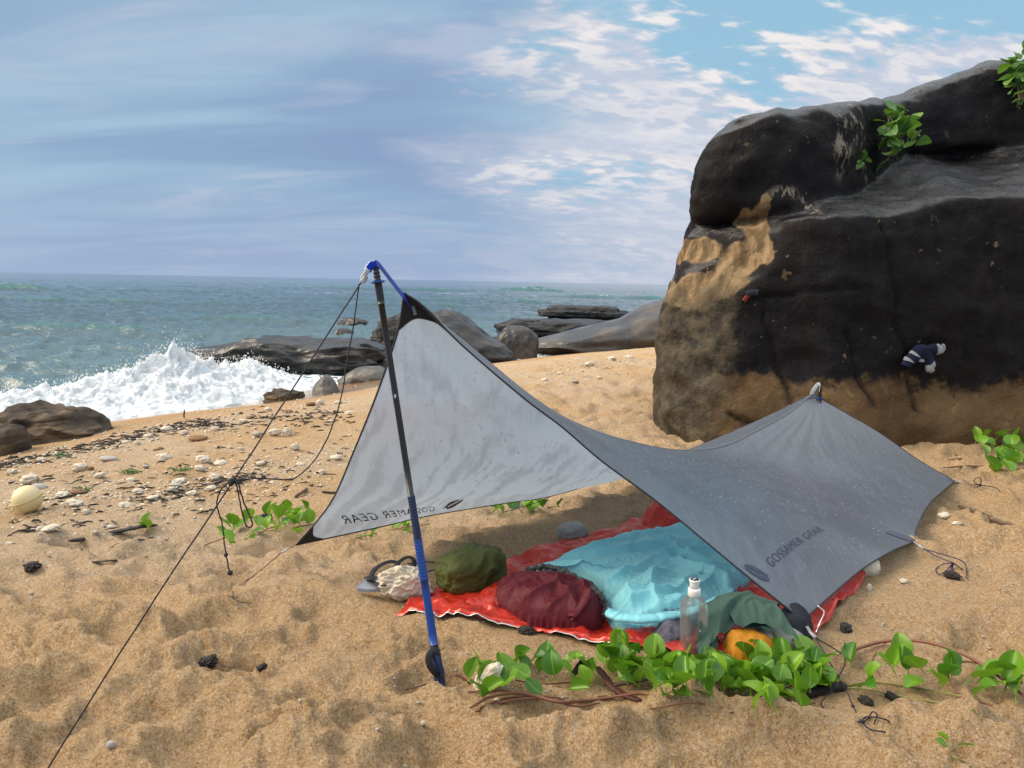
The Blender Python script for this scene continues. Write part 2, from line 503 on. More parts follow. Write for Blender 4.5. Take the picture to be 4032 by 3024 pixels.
m, nt, out = material('sand')
pos = nd(nt, 'NewGeometry').outputs['Position']
wet = nd(nt, 'Attribute', attribute_name='wet').outputs['Fac']
grit = nd(nt, 'Attribute', attribute_name='grit').outputs['Fac']
damp = nd(nt, 'Attribute', attribute_name='damp').outputs['Fac']
big = noise_n(nt, pos, 2.2, 5, 0.6)
mid = noise_n(nt, pos, 26.0, 5, 0.65)
base = mixc(nt, big, (0.600, 0.365, 0.168), (0.670, 0.445, 0.230))
base = mixc(nt, maprange(nt, mid, 0.35, 0.70), base, (0.690, 0.465, 0.235))
base = mixc(nt, maprange(nt, noise_n(nt, pos, 5.0, 4, 0.6, 0.4), 0.50, 0.68, 0, 0.55), base, (0.500, 0.350, 0.185))
base = mixc(nt, maprange(nt, noise_n(nt, pos, 7.5, 4, 0.6, 0.4), 0.56, 0.72, 0, 0.5), base, (0.640, 0.350, 0.140))
v1 = nd(nt, 'TexVoronoi', {'Vector': pos, 'Scale': 290.0})
gr = nd(nt, 'SeparateColor', {0: v1.outputs['Color']}).outputs
base = mixc(nt, math_(nt, 'MULTIPLY', maprange(nt, gr[0], 0.72, 0.95), 0.75), base, (0.84, 0.70, 0.52))
base = mixc(nt, math_(nt, 'MULTIPLY', maprange(nt, gr[1], 0.70, 0.96), 0.65), base, (0.27, 0.145, 0.065))
v4 = nd(nt, 'TexVoronoi', {'Vector': pos, 'Scale': 130.0})  # clump mottling: grain tones, with the tiny shadows of clumps painted in
g4 = nd(nt, 'SeparateColor', {0: v4.outputs['Color']}).outputs
base = mixc(nt, math_(nt, 'MULTIPLY', maprange(nt, g4[0], 0.50, 1.0), 0.48), base, (0.38, 0.215, 0.100))
base = mixc(nt, math_(nt, 'MULTIPLY', maprange(nt, g4[1], 0.55, 1.0), 0.55), base, (0.80, 0.62, 0.42))
v2 = nd(nt, 'TexVoronoi', {'Vector': pos, 'Scale': 85.0})
g2 = nd(nt, 'SeparateColor', {0: v2.outputs['Color']}).outputs
spk = math_(nt, 'MULTIPLY', maprange(nt, g2[0], 0.80, 0.90), maprange(nt, v2.outputs['Distance'], 0.45, 0.25))
spk2 = math_(nt, 'MULTIPLY', maprange(nt, g2[2], 0.86, 0.93), maprange(nt, v2.outputs['Distance'], 0.40, 0.2))
pale = mixc(nt, 0.45, base, (0.66, 0.56, 0.44))
base = mixc(nt, math_(nt, 'MULTIPLY', grit, 0.75), base, pale)
gsp = math_(nt, 'ADD', math_(nt, 'MULTIPLY', grit, 0.9), 0.16)
base = mixc(nt, math_(nt, 'MULTIPLY', spk, gsp), base, (0.82, 0.77, 0.68))
base = mixc(nt, math_(nt, 'MULTIPLY', spk2, math_(nt, 'MULTIPLY', gsp, 0.8)), base, (0.10, 0.06, 0.04))
v3 = nd(nt, 'TexVoronoi', {'Vector': pos, 'Scale': 30.0})
g3 = nd(nt, 'SeparateColor', {0: v3.outputs['Color']}).outputs
spk3 = math_(nt, 'MULTIPLY', maprange(nt, g3[1], 0.84, 0.90), maprange(nt, v3.outputs['Distance'], 0.36, 0.22))
base = mixc(nt, math_(nt, 'MULTIPLY', spk3, math_(nt, 'MULTIPLY', grit, 0.9)), base, (0.80, 0.76, 0.68))
base = mixc(nt, math_(nt, 'MULTIPLY', damp, 0.55), base, (0.50, 0.285, 0.125))
base = mixc(nt, math_(nt, 'MULTIPLY', wet, 0.85), base, (0.250, 0.150, 0.085))
bs = nd(nt, 'BsdfPrincipled', {'Base Color': base, 'Roughness': maprange(nt, wet, 0.2, 0.9, 0.92, 0.10), 'Specular IOR Level': maprange(nt, wet, 0, 1, 0.2, 0.9)})
hgt = math_(nt, 'ADD', math_(nt, 'MULTIPLY', noise_n(nt, pos, 55.0, 6, 0.72), 1.3), math_(nt, 'MULTIPLY', noise_n(nt, pos, 330.0, 3, 0.6), 0.45))
hgt = math_(nt, 'MULTIPLY', hgt, math_(nt, 'SUBTRACT', 1.0, math_(nt, 'MULTIPLY', wet, 0.96)))
nt.links.new(bump_n(nt, hgt, 1.0, 0.034), bs.inputs['Normal'])
nt.links.new(bs.outputs[0], out.inputs[0])
SAND_MAT = m
put('sand', me, m, kind='structure', label='rumpled golden beach sand sloping down to the water', cat='sand')

# ------------------------------------------------------------------ sea
def ridged(x, y, seed):
    return 0.55 - np.abs(pn2(x, y, seed)) * 1.9

# single swells: (x, y, half length, half width, height)
_c = at(52, 290, z=SEA_Z); _d = at(45, 332, z=SEA_Z); _e = at(520, 286, z=SEA_Z)
SWELLS = [(-52, 80, 4.2, 1.1, 0.75), (-38, 83, 9, 1.2, 0.35), (-13.5, 23.5, 3.4, 0.7, 0.26), (-9.5, 31, 5, 0.9, 0.22), (-27, 48, 12, 1.1, 0.28), (-8, 52, 9, 1.1, 0.26),
          (4, 150, 6, 2.0, 1.0), (-4, 66, 14, 1.3, 0.25), (14, 92, 12, 1.5, 0.45), (-20, 130, 20, 2, 0.5)]

def sea_h(x, y):
    s = shore_s(x, y)
    r = np.hypot(x, y)
    deep = sstep(-0.2, -5.0, s)
    far = sstep(400, 90, r)
    w = x + 0.6 * pn2(x * 0.25, y * 0.25, 90)
    h = 0.110 * ridged(w * 0.17, y * 0.42, 91) + 0.100 * ridged(w * 0.42 + 3, y * 0.95, 92)
    h = h + 0.110 * ridged(w * 0.95, y * 1.9, 93) + 0.062 * ridged(w * 2.1, y * 3.7, 94) + 0.026 * pn2(w * 4.6, y * 7.2, 95)
    h = h * (0.25 + 0.75 * deep) * (0.35 + 0.65 * far)
    h = h + 0.16 * deep * sstep(60, 140, r) * far * ridged(x * 0.035, y * 0.09, 96)
    crest = np.zeros_like(h)
    for cx, cy, L, W, H in SWELLS:
        u = (x - cx) / L; v = (y - cy + 0.9 * pn2(x * 0.3, cy + 0 * x, 97)) / W
        v = np.where(v < 0, v * 1.7, v * 0.8)            # steeper on the face towards the beach
        g = np.exp(-u * u * (1 + 0.5 * pn2(x * 0.8, cy + 0 * x, 98)) - v * v)
        h = h + H * g
        if 0.7 < H < 0.9: crest = np.maximum(crest, g * sstep(0.75, 0.95, g))
    return h, crest

wx, wy, na, nr = polar(6.0, 6000.0, 0.0085, -62, 58, 0.23)
wxr, wyr = wx.ravel(), wy.ravel()
wh, wcrest = sea_h(wxr, wyr)
ws = shore_s(wxr, wyr)
F = grid_faces(na, nr)[:, ::-1]
keep = (ws[F] < 1.3).any(axis=1)
F = F[keep]
used = np.unique(F); remap = np.full(len(wxr), -1); remap[used] = np.arange(len(used))
me = new_mesh('sea', np.stack([wxr, wyr, SEA_Z + wh], -1)[used], remap[F])
sbank = sstep(-8.5, -1.0, ws)
lace = 1 - np.abs(pn2(wxr * 1.6 + 0.5 * pn2(wxr * 3, wyr * 3, 5), wyr * 3.0, 101)) * 3.2
lace = np.maximum(lace, 1 - np.abs(pn2(wxr * 3.3 + 2, wyr * 6.1, 102)) * 3.4)
patch = sstep(-0.25, 0.45, pn2(wxr * 0.35, wyr * 0.55, 103) + 0.25 * pn2(wxr * 1.1, wyr * 1.7, 104))
foam = sbank ** 1.3 * np.clip(lace, 0, 1) * (0.32 + 0.75 * patch) * 1.12
foam = np.maximum(foam, sstep(-0.9, -0.05, ws) * (0.55 + 0.45 * pn2(wxr * 2.5, wyr * 2.5, 105)))
rr_ = np.hypot(wxr, wyr)
foam = np.maximum(foam, 0.55 * sstep(0.10, 0.30, wh) * sstep(25, 60, rr_) * sstep(0.2, 0.6, pn2(wxr * 0.22, wyr * 0.5, 106) + 0.5 * pn2(wxr * 0.9, wyr * 1.6, 107)))
foam = np.maximum(foam, wcrest * 0.55)
reef = sstep(75, 95, rr_) * sstep(170, 115, rr_) * sstep(0.05, 0.5, pn2(wxr * 0.06, wyr * 0.30, 108) + 0.4 * pn2(wxr * 0.3, wyr * 0.8, 109)) * sstep(-0.40, -0.25, np.arctan2(wxr, wyr))
foam = np.maximum(foam, reef * 0.5)
attr(me, 'foam', np.clip(foam, 0, 1)[used])
attr(me, 'shoal', sstep(-26, -2, ws)[used])
attr(me, 'height', wh[used])
m, nt, out = material('sea_water')
pos = nd(nt, 'NewGeometry').outputs['Position']
fo = nd(nt, 'Attribute', attribute_name='foam').outputs['Fac']
sh = nd(nt, 'Attribute', attribute_name='shoal').outputs['Fac']
hh = nd(nt, 'Attribute', attribute_name='height').outputs['Fac']
wc = mixc(nt, sh, (0.034, 0.075, 0.098), (0.078, 0.138, 0.158))
wc = mixc(nt, maprange(nt, hh, 0.10, 0.36, 0, 0.8), wc, (0.030, 0.130, 0.115))
fmv = nd(nt, 'Mapping', {0: pos, 'Scale': (1.0, 1.6, 1.0)}).outputs[0]
fn = noise_n(nt, fmv, 9.0, 6, 0.65, 0.6)
ff = maprange(nt, math_(nt, 'ADD', fo, math_(nt, 'MULTIPLY', math_(nt, 'SUBTRACT', fn, 0.5), 1.1)), 0.42, 0.78)
wc = mixc(nt, ff, wc, (0.70, 0.75, 0.77))
bs = nd(nt, 'BsdfPrincipled', {'Base Color': wc, 'Roughness': maprange(nt, ff, 0, 1, 0.06, 0.8), 'IOR': 1.333})
wmap = nd(nt, 'Mapping', {0: pos, 'Scale': (0.6, 1.0, 1.0)}).outputs[0]
wb = math_(nt, 'ADD', noise_n(nt, wmap, 3.2, 5, 0.6), math_(nt, 'MULTIPLY', noise_n(nt, wmap, 0.5, 5, 0.55), 2.2))
nt.links.new(bump_n(nt, wb, 1.0, 0.12), bs.inputs['Normal'])
nt.links.new(bs.outputs[0], out.inputs[0])
put('sea', me, m, kind='structure', label='grey green choppy sea reaching the horizon', cat='sea')

# ------------------------------------------------------------------ breaking surf
m, nt, out = material('surf_foam')
pos = nd(nt, 'NewGeometry').outputs['Position']
fb = noise_n(nt, pos, 16, 6, 0.7)
fc = mixc(nt, maprange(nt, noise_n(nt, pos, 3.0, 5, 0.6), 0.36, 0.60), (0.60, 0.66, 0.70), (0.80, 0.82, 0.83))
bs = nd(nt, 'BsdfPrincipled', {'Base Color': fc, 'Roughness': 0.8, 'Specular IOR Level': 0.15, 'Subsurface Weight': 0.35, 'Subsurface Scale': 0.06, 'Subsurface Radius': (1, 1, 1)})
nt.links.new(bump_n(nt, fb, 0.8, 0.05), bs.inputs['Normal'])
nt.links.new(bs.outputs[0], out.inputs[0])
FOAM = m
_path = spline([(-8.2, 5.3), (-6.6, 7.6), (-5.75, 9.1), (-5.2, 10.0), (-4.55, 10.85), (-3.95, 11.8), (-3.55, 12.9), (-3.35, 14.0)], 460)
_T = np.gradient(_path, axis=0); _T /= np.linalg.norm(_T, axis=1)[:, None]
_N = np.stack([-_T[:, 1], _T[:, 0]], -1)                     # towards the sea
nu, nv = 460, 110
u = np.linspace(0, 1, nu)
c = np.linspace(-0.45, 2.5, nv)
U, C_ = np.meshgrid(u, c, indexing='ij')
crest_h = np.interp(u, [0, .16, .25, .34, .44, .52, .60, .68, .76, .84, .92, 1.0], [.16, .22, .25, .28, .34, .42, .58, .50, .44, .38, .2, .03])
prof = np.interp(C_, [-0.45, -0.2, 0.15, 0.6, 1.0, 1.35, 1.9, 2.5], [0.0, 0.10, 0.32, 0.70, 1.0, 0.82, 0.26, 0.0])
X = _path[:, None, 0] + _N[:, None, 0] * C_; Y = _path[:, None, 1] + _N[:, None, 1] * C_
n1 = 1 - 2 * np.abs(pn3(X * 1.5, Y * 1.5, C_ * 0.5, 111)); n2 = 1 - 2 * np.abs(pn3(X * 3.6, Y * 3.6, C_, 112)); n3 = 1 - 2 * np.abs(pn3(X * 9, Y * 9, C_ * 3, 113))
n4 = pn3(X * 22, Y * 22, C_ * 9, 114)
Z = crest_h[:, None] * prof * (0.62 + 0.30 * n1 + 0.22 * n2 + 0.12 * n3 + 0.06 * n4)
Z += 0.05 * sstep(0.05, 0.3, prof) * n3 + 0.02 * n4 * sstep(0.02, 0.2, prof)
ridge = np.exp(-((C_ - 1.0) / 0.25) ** 2)
Z += ridge * crest_h[:, None] * 0.35 * np.clip(pn2(X * 4.3, Y * 4.3, 115), 0, 1)
end = np.minimum(sstep(0, 0.04, U), sstep(1.0, 0.93, U))
edge = sstep(-0.45, -0.25, C_ + 0.16 * pn2(X * 1.4, Y * 1.4, 116)) * sstep(2.5, 2.0, C_ + 0.3 * pn2(X, Y, 117))
base = np.maximum(SEA_Z - 0.03, ground(X.ravel(), Y.ravel()).reshape(X.shape) + 0.004)
V = np.stack([X + 0.05 * n2 + 0.03 * pn3(X * 8, Y * 8, Z * 8, 118), Y + 0.05 * n1 + 0.03 * pn3(X * 8, Y * 8, Z * 8, 119), base + Z * end * edge - 0.06 * (1 - end * edge)], -1).reshape(-1, 3)
surf = put('breaking_wave', new_mesh('breaking_wave', V, grid_faces(nu, nv)), FOAM, kind='stuff', label='white breaking wave tumbling onto the sand', cat='surf')
# spray thrown up along the crest
sv, sf = ico(1)
parts_v, parts_f = [], []
tops = V.reshape(nu, nv, 3)
k = 0
for _ in range(1700):
    i = int(np.clip(RNG.normal(0.62, 0.17) * nu, 20, nu - 30)); j = int(np.clip(RNG.normal(53, 9), 5, nv - 5))
    p = tops[i, j]
    hgt = crest_h[i] * abs(RNG.normal(0, 0.20)) * (1.0 if RNG.random() < 0.8 else 1.6)
    if abs(u[i] - 0.60) < 0.05: hgt *= 1.25
    rad = float(RNG.uniform(0.003, 0.011)) * (1.2 if hgt < 0.1 else 0.75)
    parts_v.append(sv * rad * np.array([1, 1, RNG.uniform(.8, 1.6)]) + p + np.array([RNG.normal(0, .05), RNG.normal(0, .05), hgt])); parts_f.append(sf + k); k += len(sv)
put('spray', new_mesh('spray', np.concatenate(parts_v), np.concatenate(parts_f)), FOAM, parent=surf, kind='stuff')

# ------------------------------------------------------------------ rock materials
def rock_mat(name, dark, light, bright, lo=0.40, hi=0.62, scale=2.0, rough=(0.35, 0.75), strata=0.0, wet=0.5, bump=0.6, coat=0.0, bd=0.06):
    m, nt, out = material(name)
    pos = nd(nt, 'TexCoord').outputs['Object']
    n1 = noise_n(nt, pos, scale, 7, 0.62, 0.3)
    n2 = noise_n(nt, pos, scale * 7, 6, 0.6)
    col = mixc(nt, maprange(nt, n1, lo, hi), dark, light)
    col = mixc(nt, maprange(nt, n2, 0.60, 0.78, 0, 0.7), col, bright)
    h = math_(nt, 'ADD', n1, math_(nt, 'MULTIPLY', n2, 0.35))
    if strata:
        sv_ = nd(nt, 'Mapping', {0: pos, 'Scale': (0.5, 0.5, strata)}).outputs[0]
        n3 = noise_n(nt, sv_, 3.0, 5, 0.6, 0.4)
        col = mixc(nt, maprange(nt, n3, 0.42, 0.58), col, dark)
        h = math_(nt, 'ADD', h, math_(nt, 'MULTIPLY', n3, 1.2))
    up = nd(nt, 'SeparateXYZ', {0: nd(nt, 'NewGeometry').outputs['Normal']}).outputs[2]
    rg = mixc(nt, maprange(nt, math_(nt, 'ADD', n2, math_(nt, 'MULTIPLY', up, -wet)), 0.0, 0.75), (rough[0],) * 3, (rough[1],) * 3)
    b = nd(nt, 'BsdfPrincipled', {'Base Color': col, 'Roughness': rg, 'Coat Weight': coat, 'Coat Roughness': 0.12})
    nt.links.new(bump_n(nt, h, bump, bd), b.inputs['Normal'])
    nt.links.new(b.outputs[0], out.inputs[0])
    return m

WETROCK = rock_mat('wet_dark_rock', (0.007, 0.007, 0.007), (0.030, 0.026, 0.022), (0.060, 0.052, 0.040), scale=1.6, rough=(0.32, 0.70), wet=0.45, coat=0.08)
LEDGE = rock_mat('layered_rock', (0.005, 0.005, 0.006), (0.022, 0.020, 0.019), (0.045, 0.040, 0.034), scale=2.2, rough=(0.4, 0.8), strata=9.0, bump=1.0)
BROWNROCK = rock_mat('brown_rock', (0.034, 0.023, 0.014), (0.150, 0.100, 0.054), (0.220, 0.155, 0.090), scale=1.8, strata=5.0, rough=(0.75, 0.95), wet=0.1)
GREYROCK = rock_mat('grey_rock', (0.060, 0.053, 0.045), (0.140, 0.122, 0.100), (0.190, 0.165, 0.132), scale=3.0, rough=(0.35, 0.75))
SLOPEROCK = rock_mat('sloping_rock', (0.028, 0.025, 0.024), (0.085, 0.068, 0.052), (0.150, 0.112, 0.070), scale=1.0, rough=(0.22, 0.7), wet=0.5)

def lump(sub, size, power=2.6, seed=0, amp=0.18, freq=1.3, oct=4, tiers=0, ramp_x=None, pits=0.0, ridge=0.0, flatten=None):
    V, F = ico(sub)
    p = power
    q = (np.abs(V) ** p).sum(axis=1) ** (-1.0 / p)
    D = V.copy(); V = V * q[:, None]
    if tiers:
        rs = np.random.default_rng(seed)
        lay = rs.uniform(0.80, 1.10, tiers + 1)
        li = np.clip(((V[:, 2] + 1) / 2 * tiers + 0.18 * pn2(D[:, 0] * 3, D[:, 1] * 3, seed + 5)).astype(int), 0, tiers)
        V[:, :2] *= lay[li][:, None]
    n = fbm3(D[:, 0] * freq + seed, D[:, 1] * freq, D[:, 2] * freq, oct, seed)
    V = V * (1 + amp * n)[:, None]
    if ridge:
        n = 1 - 2.2 * np.abs(pn3(D[:, 0] * freq * 1.7, D[:, 1] * freq * 1.7, D[:, 2] * freq * 1.7, seed + 30))
        V = V * (1 + ridge * n)[:, None]
    if pits:
        n = pn3(D[:, 0] * 7, D[:, 1] * 7, D[:, 2] * 7, seed + 9)
        V = V * (1 - pits * np.clip(n, 0, 1))[:, None]
    V = V * np.asarray(size) / 2
    if ramp_x is not None:
        t = np.clip(V[:, 0] / size[0] + 0.5, 0, 1)
        V[:, 2] *= np.interp(t, *ramp_x)
    return V, F

def sea_rock(name, px, pyb, wpx, hpx, zb, depth, mat, label, group='dark rocks standing in the shallows', sub=6, yaw=0.0, tilt=0.0, sink=0.45, cat='rock', **kw):
    g = at(px, pyb, z=zb)
    k = g.y / FPX
    w = wpx * k; h = hpx * k
    me = new_mesh(name, *lump(sub, (w, depth, h / (1 - sink) * 1.0), **kw))
    hh_ = h / (1 - sink)
    o = put(name, me, mat, label=label, cat=cat, group=group, loc=(g.x, g.y + depth * 0.35, zb + h - hh_ / 2), rot=(0, tilt, yaw))
    return o

sea_rock('sea_rock', 280, 375, 184, 33, -0.75, 1.9, WETROCK, 'long flat-topped wet black rock with surf breaking against it', power=5.0, seed=3, amp=0.13, freq=2.0, ridge=0.10, oct=5, yaw=R(-4), sub=7, sink=0.35, ramp_x=([0, .25, .30, .55, .62, 1.0], [.66, .78, .98, 1.0, .92, 1.04]))
sea_rock('sea_rock', 351, 328, 33, 9.5, -0.75, 0.9, WETROCK, 'small brown rock awash, farthest out in the open water', seed=8, amp=0.2, sub=5)
sea_rock('sea_rock', 342, 338, 21, 9, -0.75, 0.7, WETROCK, 'small rounded dark rock awash right behind the long flat rock', seed=12, amp=0.15, sub=5)
sea_rock('sea_rock', 402, 352, 62, 34, -0.75, 1.2, LEDGE, 'pitted grey rock standing in the water behind the trekking pole', seed=15, amp=0.15, pits=0.10, ridge=0.10)
sea_rock('sea_rock', 462, 367, 104, 54, -0.72, 1.6, WETROCK, 'long dark rock sloping down to the sand beside the tarp ridge', seed=19, amp=0.11, power=2.4, ramp_x=([0, .25, .45, .8, 1.0], [.9, 1.0, .92, .50, .35]), ridge=0.08, oct=5)
sea_rock('sea_rock', 516, 360, 42, 31, -0.72, 1.0, SLOPEROCK, 'rounded upright boulder beside the layered rock ledge', seed=22, amp=0.13, power=3.0, ridge=0.06, oct=5)
sea_rock('sea_rock', 374, 372, 34, 17, -0.70, 0.8, WETROCK, 'black glossy boulder at the end of the flat rock', seed=27, amp=0.12, sub=5)
sea_rock('sea_rock', 362, 386, 54, 20, -0.66, 0.9, GREYROCK, 'low smooth grey rock lying on the wet sand', group='rocks on the wet sand', seed=31, amp=0.10, ramp_x=([0, .35, .75, 1], [.35, .8, 1, .9]), sub=5)
sea_rock('sea_rock', 323, 398, 29, 22, -0.58, 0.55, GREYROCK, 'smooth grey cone-shaped stone standing at the water edge', group='rocks on the wet sand', seed=34, amp=0.07, power=1.6, sub=5)
sea_rock('sea_rock', 281, 404, 38, 12, -0.62, 0.5, BROWNROCK, 'small jagged dark brown rock half buried at the water edge', group='rocks on the wet sand', seed=38, amp=0.28, freq=2.2, sub=5)
sea_rock('ledge_rock', 562, 346, 132, 24, -0.75, 2.6, LEDGE, 'long low black rock ledge built of thin flat layers', seed=41, power=6, amp=0.08, freq=2.2, oct=5, tiers=9, ridge=0.05)
sea_rock('ledge_rock', 584, 331, 80, 24, -0.55, 1.8, LEDGE, 'upper slab of black layered rock lying on the long ledge', seed=47, power=6, amp=0.09, freq=2.2, oct=5, tiers=6, ridge=0.05, sink=0.2)
sea_rock('sloping_rock', 634, 357, 206, 52, -0.68, 2.4, SLOPEROCK, 'long smooth grey rock rising towards the big boulder', group='rocks on the wet sand', seed=52, amp=0.07, power=2.7, ramp_x=([0, .2, .45, .58, .66, 1], [.30, .40, .62, .92, 1.02, .95]), ridge=0.06, oct=5)
sea_rock('shore_rock', 32, 446, 96, 34, -0.56, 1.0, BROWNROCK, 'weathered brown rock with deep grooves in front of the surf', group='rocks on the wet sand', seed=57, amp=0.16, power=2.6, ridge=0.16, oct=5, ramp_x=([0, .35, .5, .75, 1.0], [.9, 1.0, .86, .92, .5]))
sea_rock('shore_rock', -6, 458, 34, 30, -0.50, 0.5, BROWNROCK, 'rounded brown stone below the grooved brown rock', group='rocks on the wet sand', seed=61, amp=0.10, sub=5)

# ------------------------------------------------------------------ the big boulder
def soft(v, k):
    return k * np.logaddexp(0, v / k)

def smax(a, b, k):
    h = np.clip(0.5 + 0.5 * (a - b) / k, 0, 1)
    return b + (a - b) * h + k * h * (1 - h)

def smin(a, b, k):
    return -smax(-a, -b, k)

RIM = [(664, 436, 6.15), (657, 400, 6.25), (655, 360, 6.35), (661, 312, 6.45), (674, 268, 6.5), (681, 228, 6.5), (691, 203, 6.45), (692, 168, 6.45), (704, 138, 6.55),
       (728, 122, 6.65), (760, 115, 6.7), (784, 118, 6.8), (820, 113, 6.85), (866, 105, 6.95), (884, 102, 7.1), (915, 88, 7.25), (949, 76, 7.3), (982, 63, 7.4), (1003, 60, 7.4), (1015, 72, 7.4), (1026, 88, 7.4)]
poly = [(at(a, b, Y=c).x, at(a, b, Y=c).z) for a, b, c in RIM]
poly[0] = (poly[0][0], -0.5)
poly += [(5.6, 2.62), (6.3, 1.9), (6.5, 0.6), (6.4, -0.5)]
poly = np.array(poly)

def poly_sdf(px, pz, P):
    d = np.full(px.shape, 1e9); ins = np.zeros(px.shape, bool)
    for i in range(len(P)):
        a = P[i]; b = P[(i + 1) % len(P)]
        e = b - a
        t = np.clip(((px - a[0]) * e[0] + (pz - a[1]) * e[1]) / (e @ e), 0, 1)
        d = np.minimum(d, np.hypot(px - a[0] - t * e[0], pz - a[1] - t * e[1]))
        cond = ((a[1] <= pz) & (b[1] > pz)) | ((b[1] <= pz) & (a[1] > pz))
        xi = a[0] + (pz - a[1]) * e[0] / (e[1] if abs(e[1]) > 1e-9 else 1e-9)
        ins ^= cond & (px < xi)
    return np.where(ins, -d, d)

def line_d(x, z, pts):
    d = np.full(np.shape(x), 1e9)
    for a, b in zip(pts[:-1], pts[1:]):
        a = np.array(a); b = np.array(b); e = b - a
        t = np.clip(((x - a[0]) * e[0] + (z - a[1]) * e[1]) / (e @ e), 0, 1)
        d = np.minimum(d, np.hypot(x - a[0] - t * e[0], z - a[1] - t * e[1]))
    return d

def xz(px, py, Y=5.95):
    p = at(px, py, Y=Y); return (p.x, p.z)

CRACKS = [[xz(876, 228), xz(884, 275), xz(890, 320), xz(900, 360), xz(908, 405)], [xz(760, 300), xz(764, 340), xz(778, 385), xz(786, 425)],
          [xz(745, 300), xz(795, 292), xz(845, 288)], [xz(835, 330), xz(845, 370), xz(858, 400)], [xz(722, 410), xz(760, 424), xz(800, 432)]]

def front(x, z):
    xl = np.interp(z, [-0.5, 0.1, 0.6, 1.08, 1.75, 2.2], [1.62, 1.60, 1.66, 1.76, 2.22, 2.30])
    wall = 5.76 + 0.09 * z + 0.10 * np.sin(x * 1.9 + 0.6) * sstep(2.0, 2.6, x) + 0.78 * soft(xl - x, 0.05)
    wall = wall - 0.05 * sstep(0.55, 0.20, z + 0.12 * np.sin(x * 2.3))
    zs = 1.64 + 0.15 * (x - 2.2) + 0.03 * np.sin(x * 6)
    shelf = wall + 2.3 * soft(z - zs, 0.02)
    back = 6.95 + 0.10 * (z - 2.2) + 0.16 * np.exp(-((z - 2.26 - 0.02 * x) / 0.06) ** 2) + 0.05 * np.sin(x * 2.2)
    shelf = smin(shelf, back, 0.10)
    zA = 1.80 + 0.05 * np.sin(x * 5)
    A = 6.10 + 0.16 * (z - 1.8) + 0.95 * soft(x - 2.50, 0.10) + 0.60 * soft(1.72 - x, 0.12) + 1.6 * soft(zA - z, 0.03)
    return smin(shelf, A, 0.06)

hstep = 0.03
ox, oy, oz = 0.95, 5.50, -0.40
gxs = np.arange(ox, 6.75, hstep); gys = np.arange(oy, 9.6, 0.03); gzs = np.arange(oz, 3.62, hstep)
XX, ZZ = np.meshgrid(gxs, gzs, indexing='ij')
fr = front(XX, ZZ); ps = poly_sdf(XX, ZZ, poly)
YY = gys[None, :, None]
FF = smax(ps[:, None, :] + 0.25 * np.maximum(0, YY - np.interp(XX, [2.3, 3.3], [6.35, 7.35])[:, None, :]) + 0.10 * np.maximum(0, 6.3 - YY), (fr[:, None, :] - YY) * 0.75, 0.22)
FF = smax(FF, (YY - 9.2) + 0 * FF, 0.4)
BV, BF = surface_nets(FF, (ox, oy, oz), hstep)
del FF
BV = relax(BV, BF, 2, 0.5)
bn = vnormals(BV, BF)
x_, y_, z_ = BV.T
dsp = 0.045 * fbm3(x_ * 1.3, y_ * 1.3, z_ * 1.3, 3, 130) + 0.022 * fbm3(x_ * 4.2, y_ * 4.2, z_ * 5.5, 4, 131)
dsp += 0.030 * (0.5 - 2.0 * np.abs(pn3(x_ * 1.1, y_ * 1.1, z_ * 2.0, 137)))
dsp += 0.022 * (0.5 - 2.0 * np.abs(pn3(x_ * 2.1, y_ * 2.1, z_ * 3.4, 132)))
left_ = sstep(2.0, 1.5, x_ - 0.2 * z_)
dsp += left_ * 0.035 * (0.5 - 2.2 * np.abs(pn3(x_ * 3.0, y_ * 3.0, z_ * 4.5, 133)))
crk = np.full(len(BV), 1e9)
for cpts in CRACKS:
    crk = np.minimum(crk, line_d(x_ + 0.03 * pn2(z_ * 5, x_ * 0.0, 134), z_ + 0.02 * pn2(x_ * 6, x_ * 0.0, 139), cpts))
frontal = (y_ < 6.6)
dsp -= 0.030 * np.exp(-(crk / 0.018) ** 2) * frontal
BV = BV + bn * dsp[:, None]
me = new_mesh('boulder', BV, BF)
nw = 0.16 * fbm3(x_ * 2.2, y_ * 2.2, z_ * 2.2, 4, 135)
tan = sstep(0.16, -0.16, z_ - (0.46 - 0.035 * (x_ - 2.0)) + nw * 1.0) * (y_ < 7.5)
tan = np.maximum(tan, 0.75 * sstep(0.10, -0.20, z_ - 0.75 + nw * 1.8 + 0.8 * (x_ - 1.45)) * sstep(1.75, 1.55, x_))
for px, py, rx, rz, an in [(704, 287, 44, 15, -14), (735, 262, 30, 16, -40), (754, 238, 11, 34, -12), (762, 215, 9, 30, 8), (690, 303, 20, 9, 0), (700, 250, 24, 14, 0)]:
    c = at(px, py, Y=6.15); k = 6.15 / FPX
    a_ = R(-an); ex = x_ - c.x; ez = z_ - c.z
    uu = (ex * math.cos(a_) + ez * math.sin(a_)) / (rx * k); vv = (-ex * math.sin(a_) + ez * math.cos(a_)) / (rz * k)
    tan = np.maximum(tan, sstep(1.15, 0.6, np.sqrt(uu ** 2 + vv ** 2) + nw * 2.2) * (y_ < 6.8))
attr(me, 'tan', tan); attr(me, 'buff', sstep(0.60, 0.80, z_))
attr(me, 'olive', sstep(1.78, 1.45, x_ + 0.3 * nw - 0.10 * z_) * sstep(1.5, 0.8, z_ + nw))
pale = np.zeros(len(BV))
for px, py, rx, rz in [(838, 145, 12, 34), (862, 122, 14, 26), (778, 195, 16, 7), (873, 160, 9, 20), (800, 205, 8, 14)]:
    c = at(px, py, Y=6.3); k = 6.3 / FPX
    pale = np.maximum(pale, sstep(1.3, 0.3, np.hypot((x_ - c.x) / (rx * k), (z_ - c.z) / (rz * k))))
attr(me, 'pale', pale)
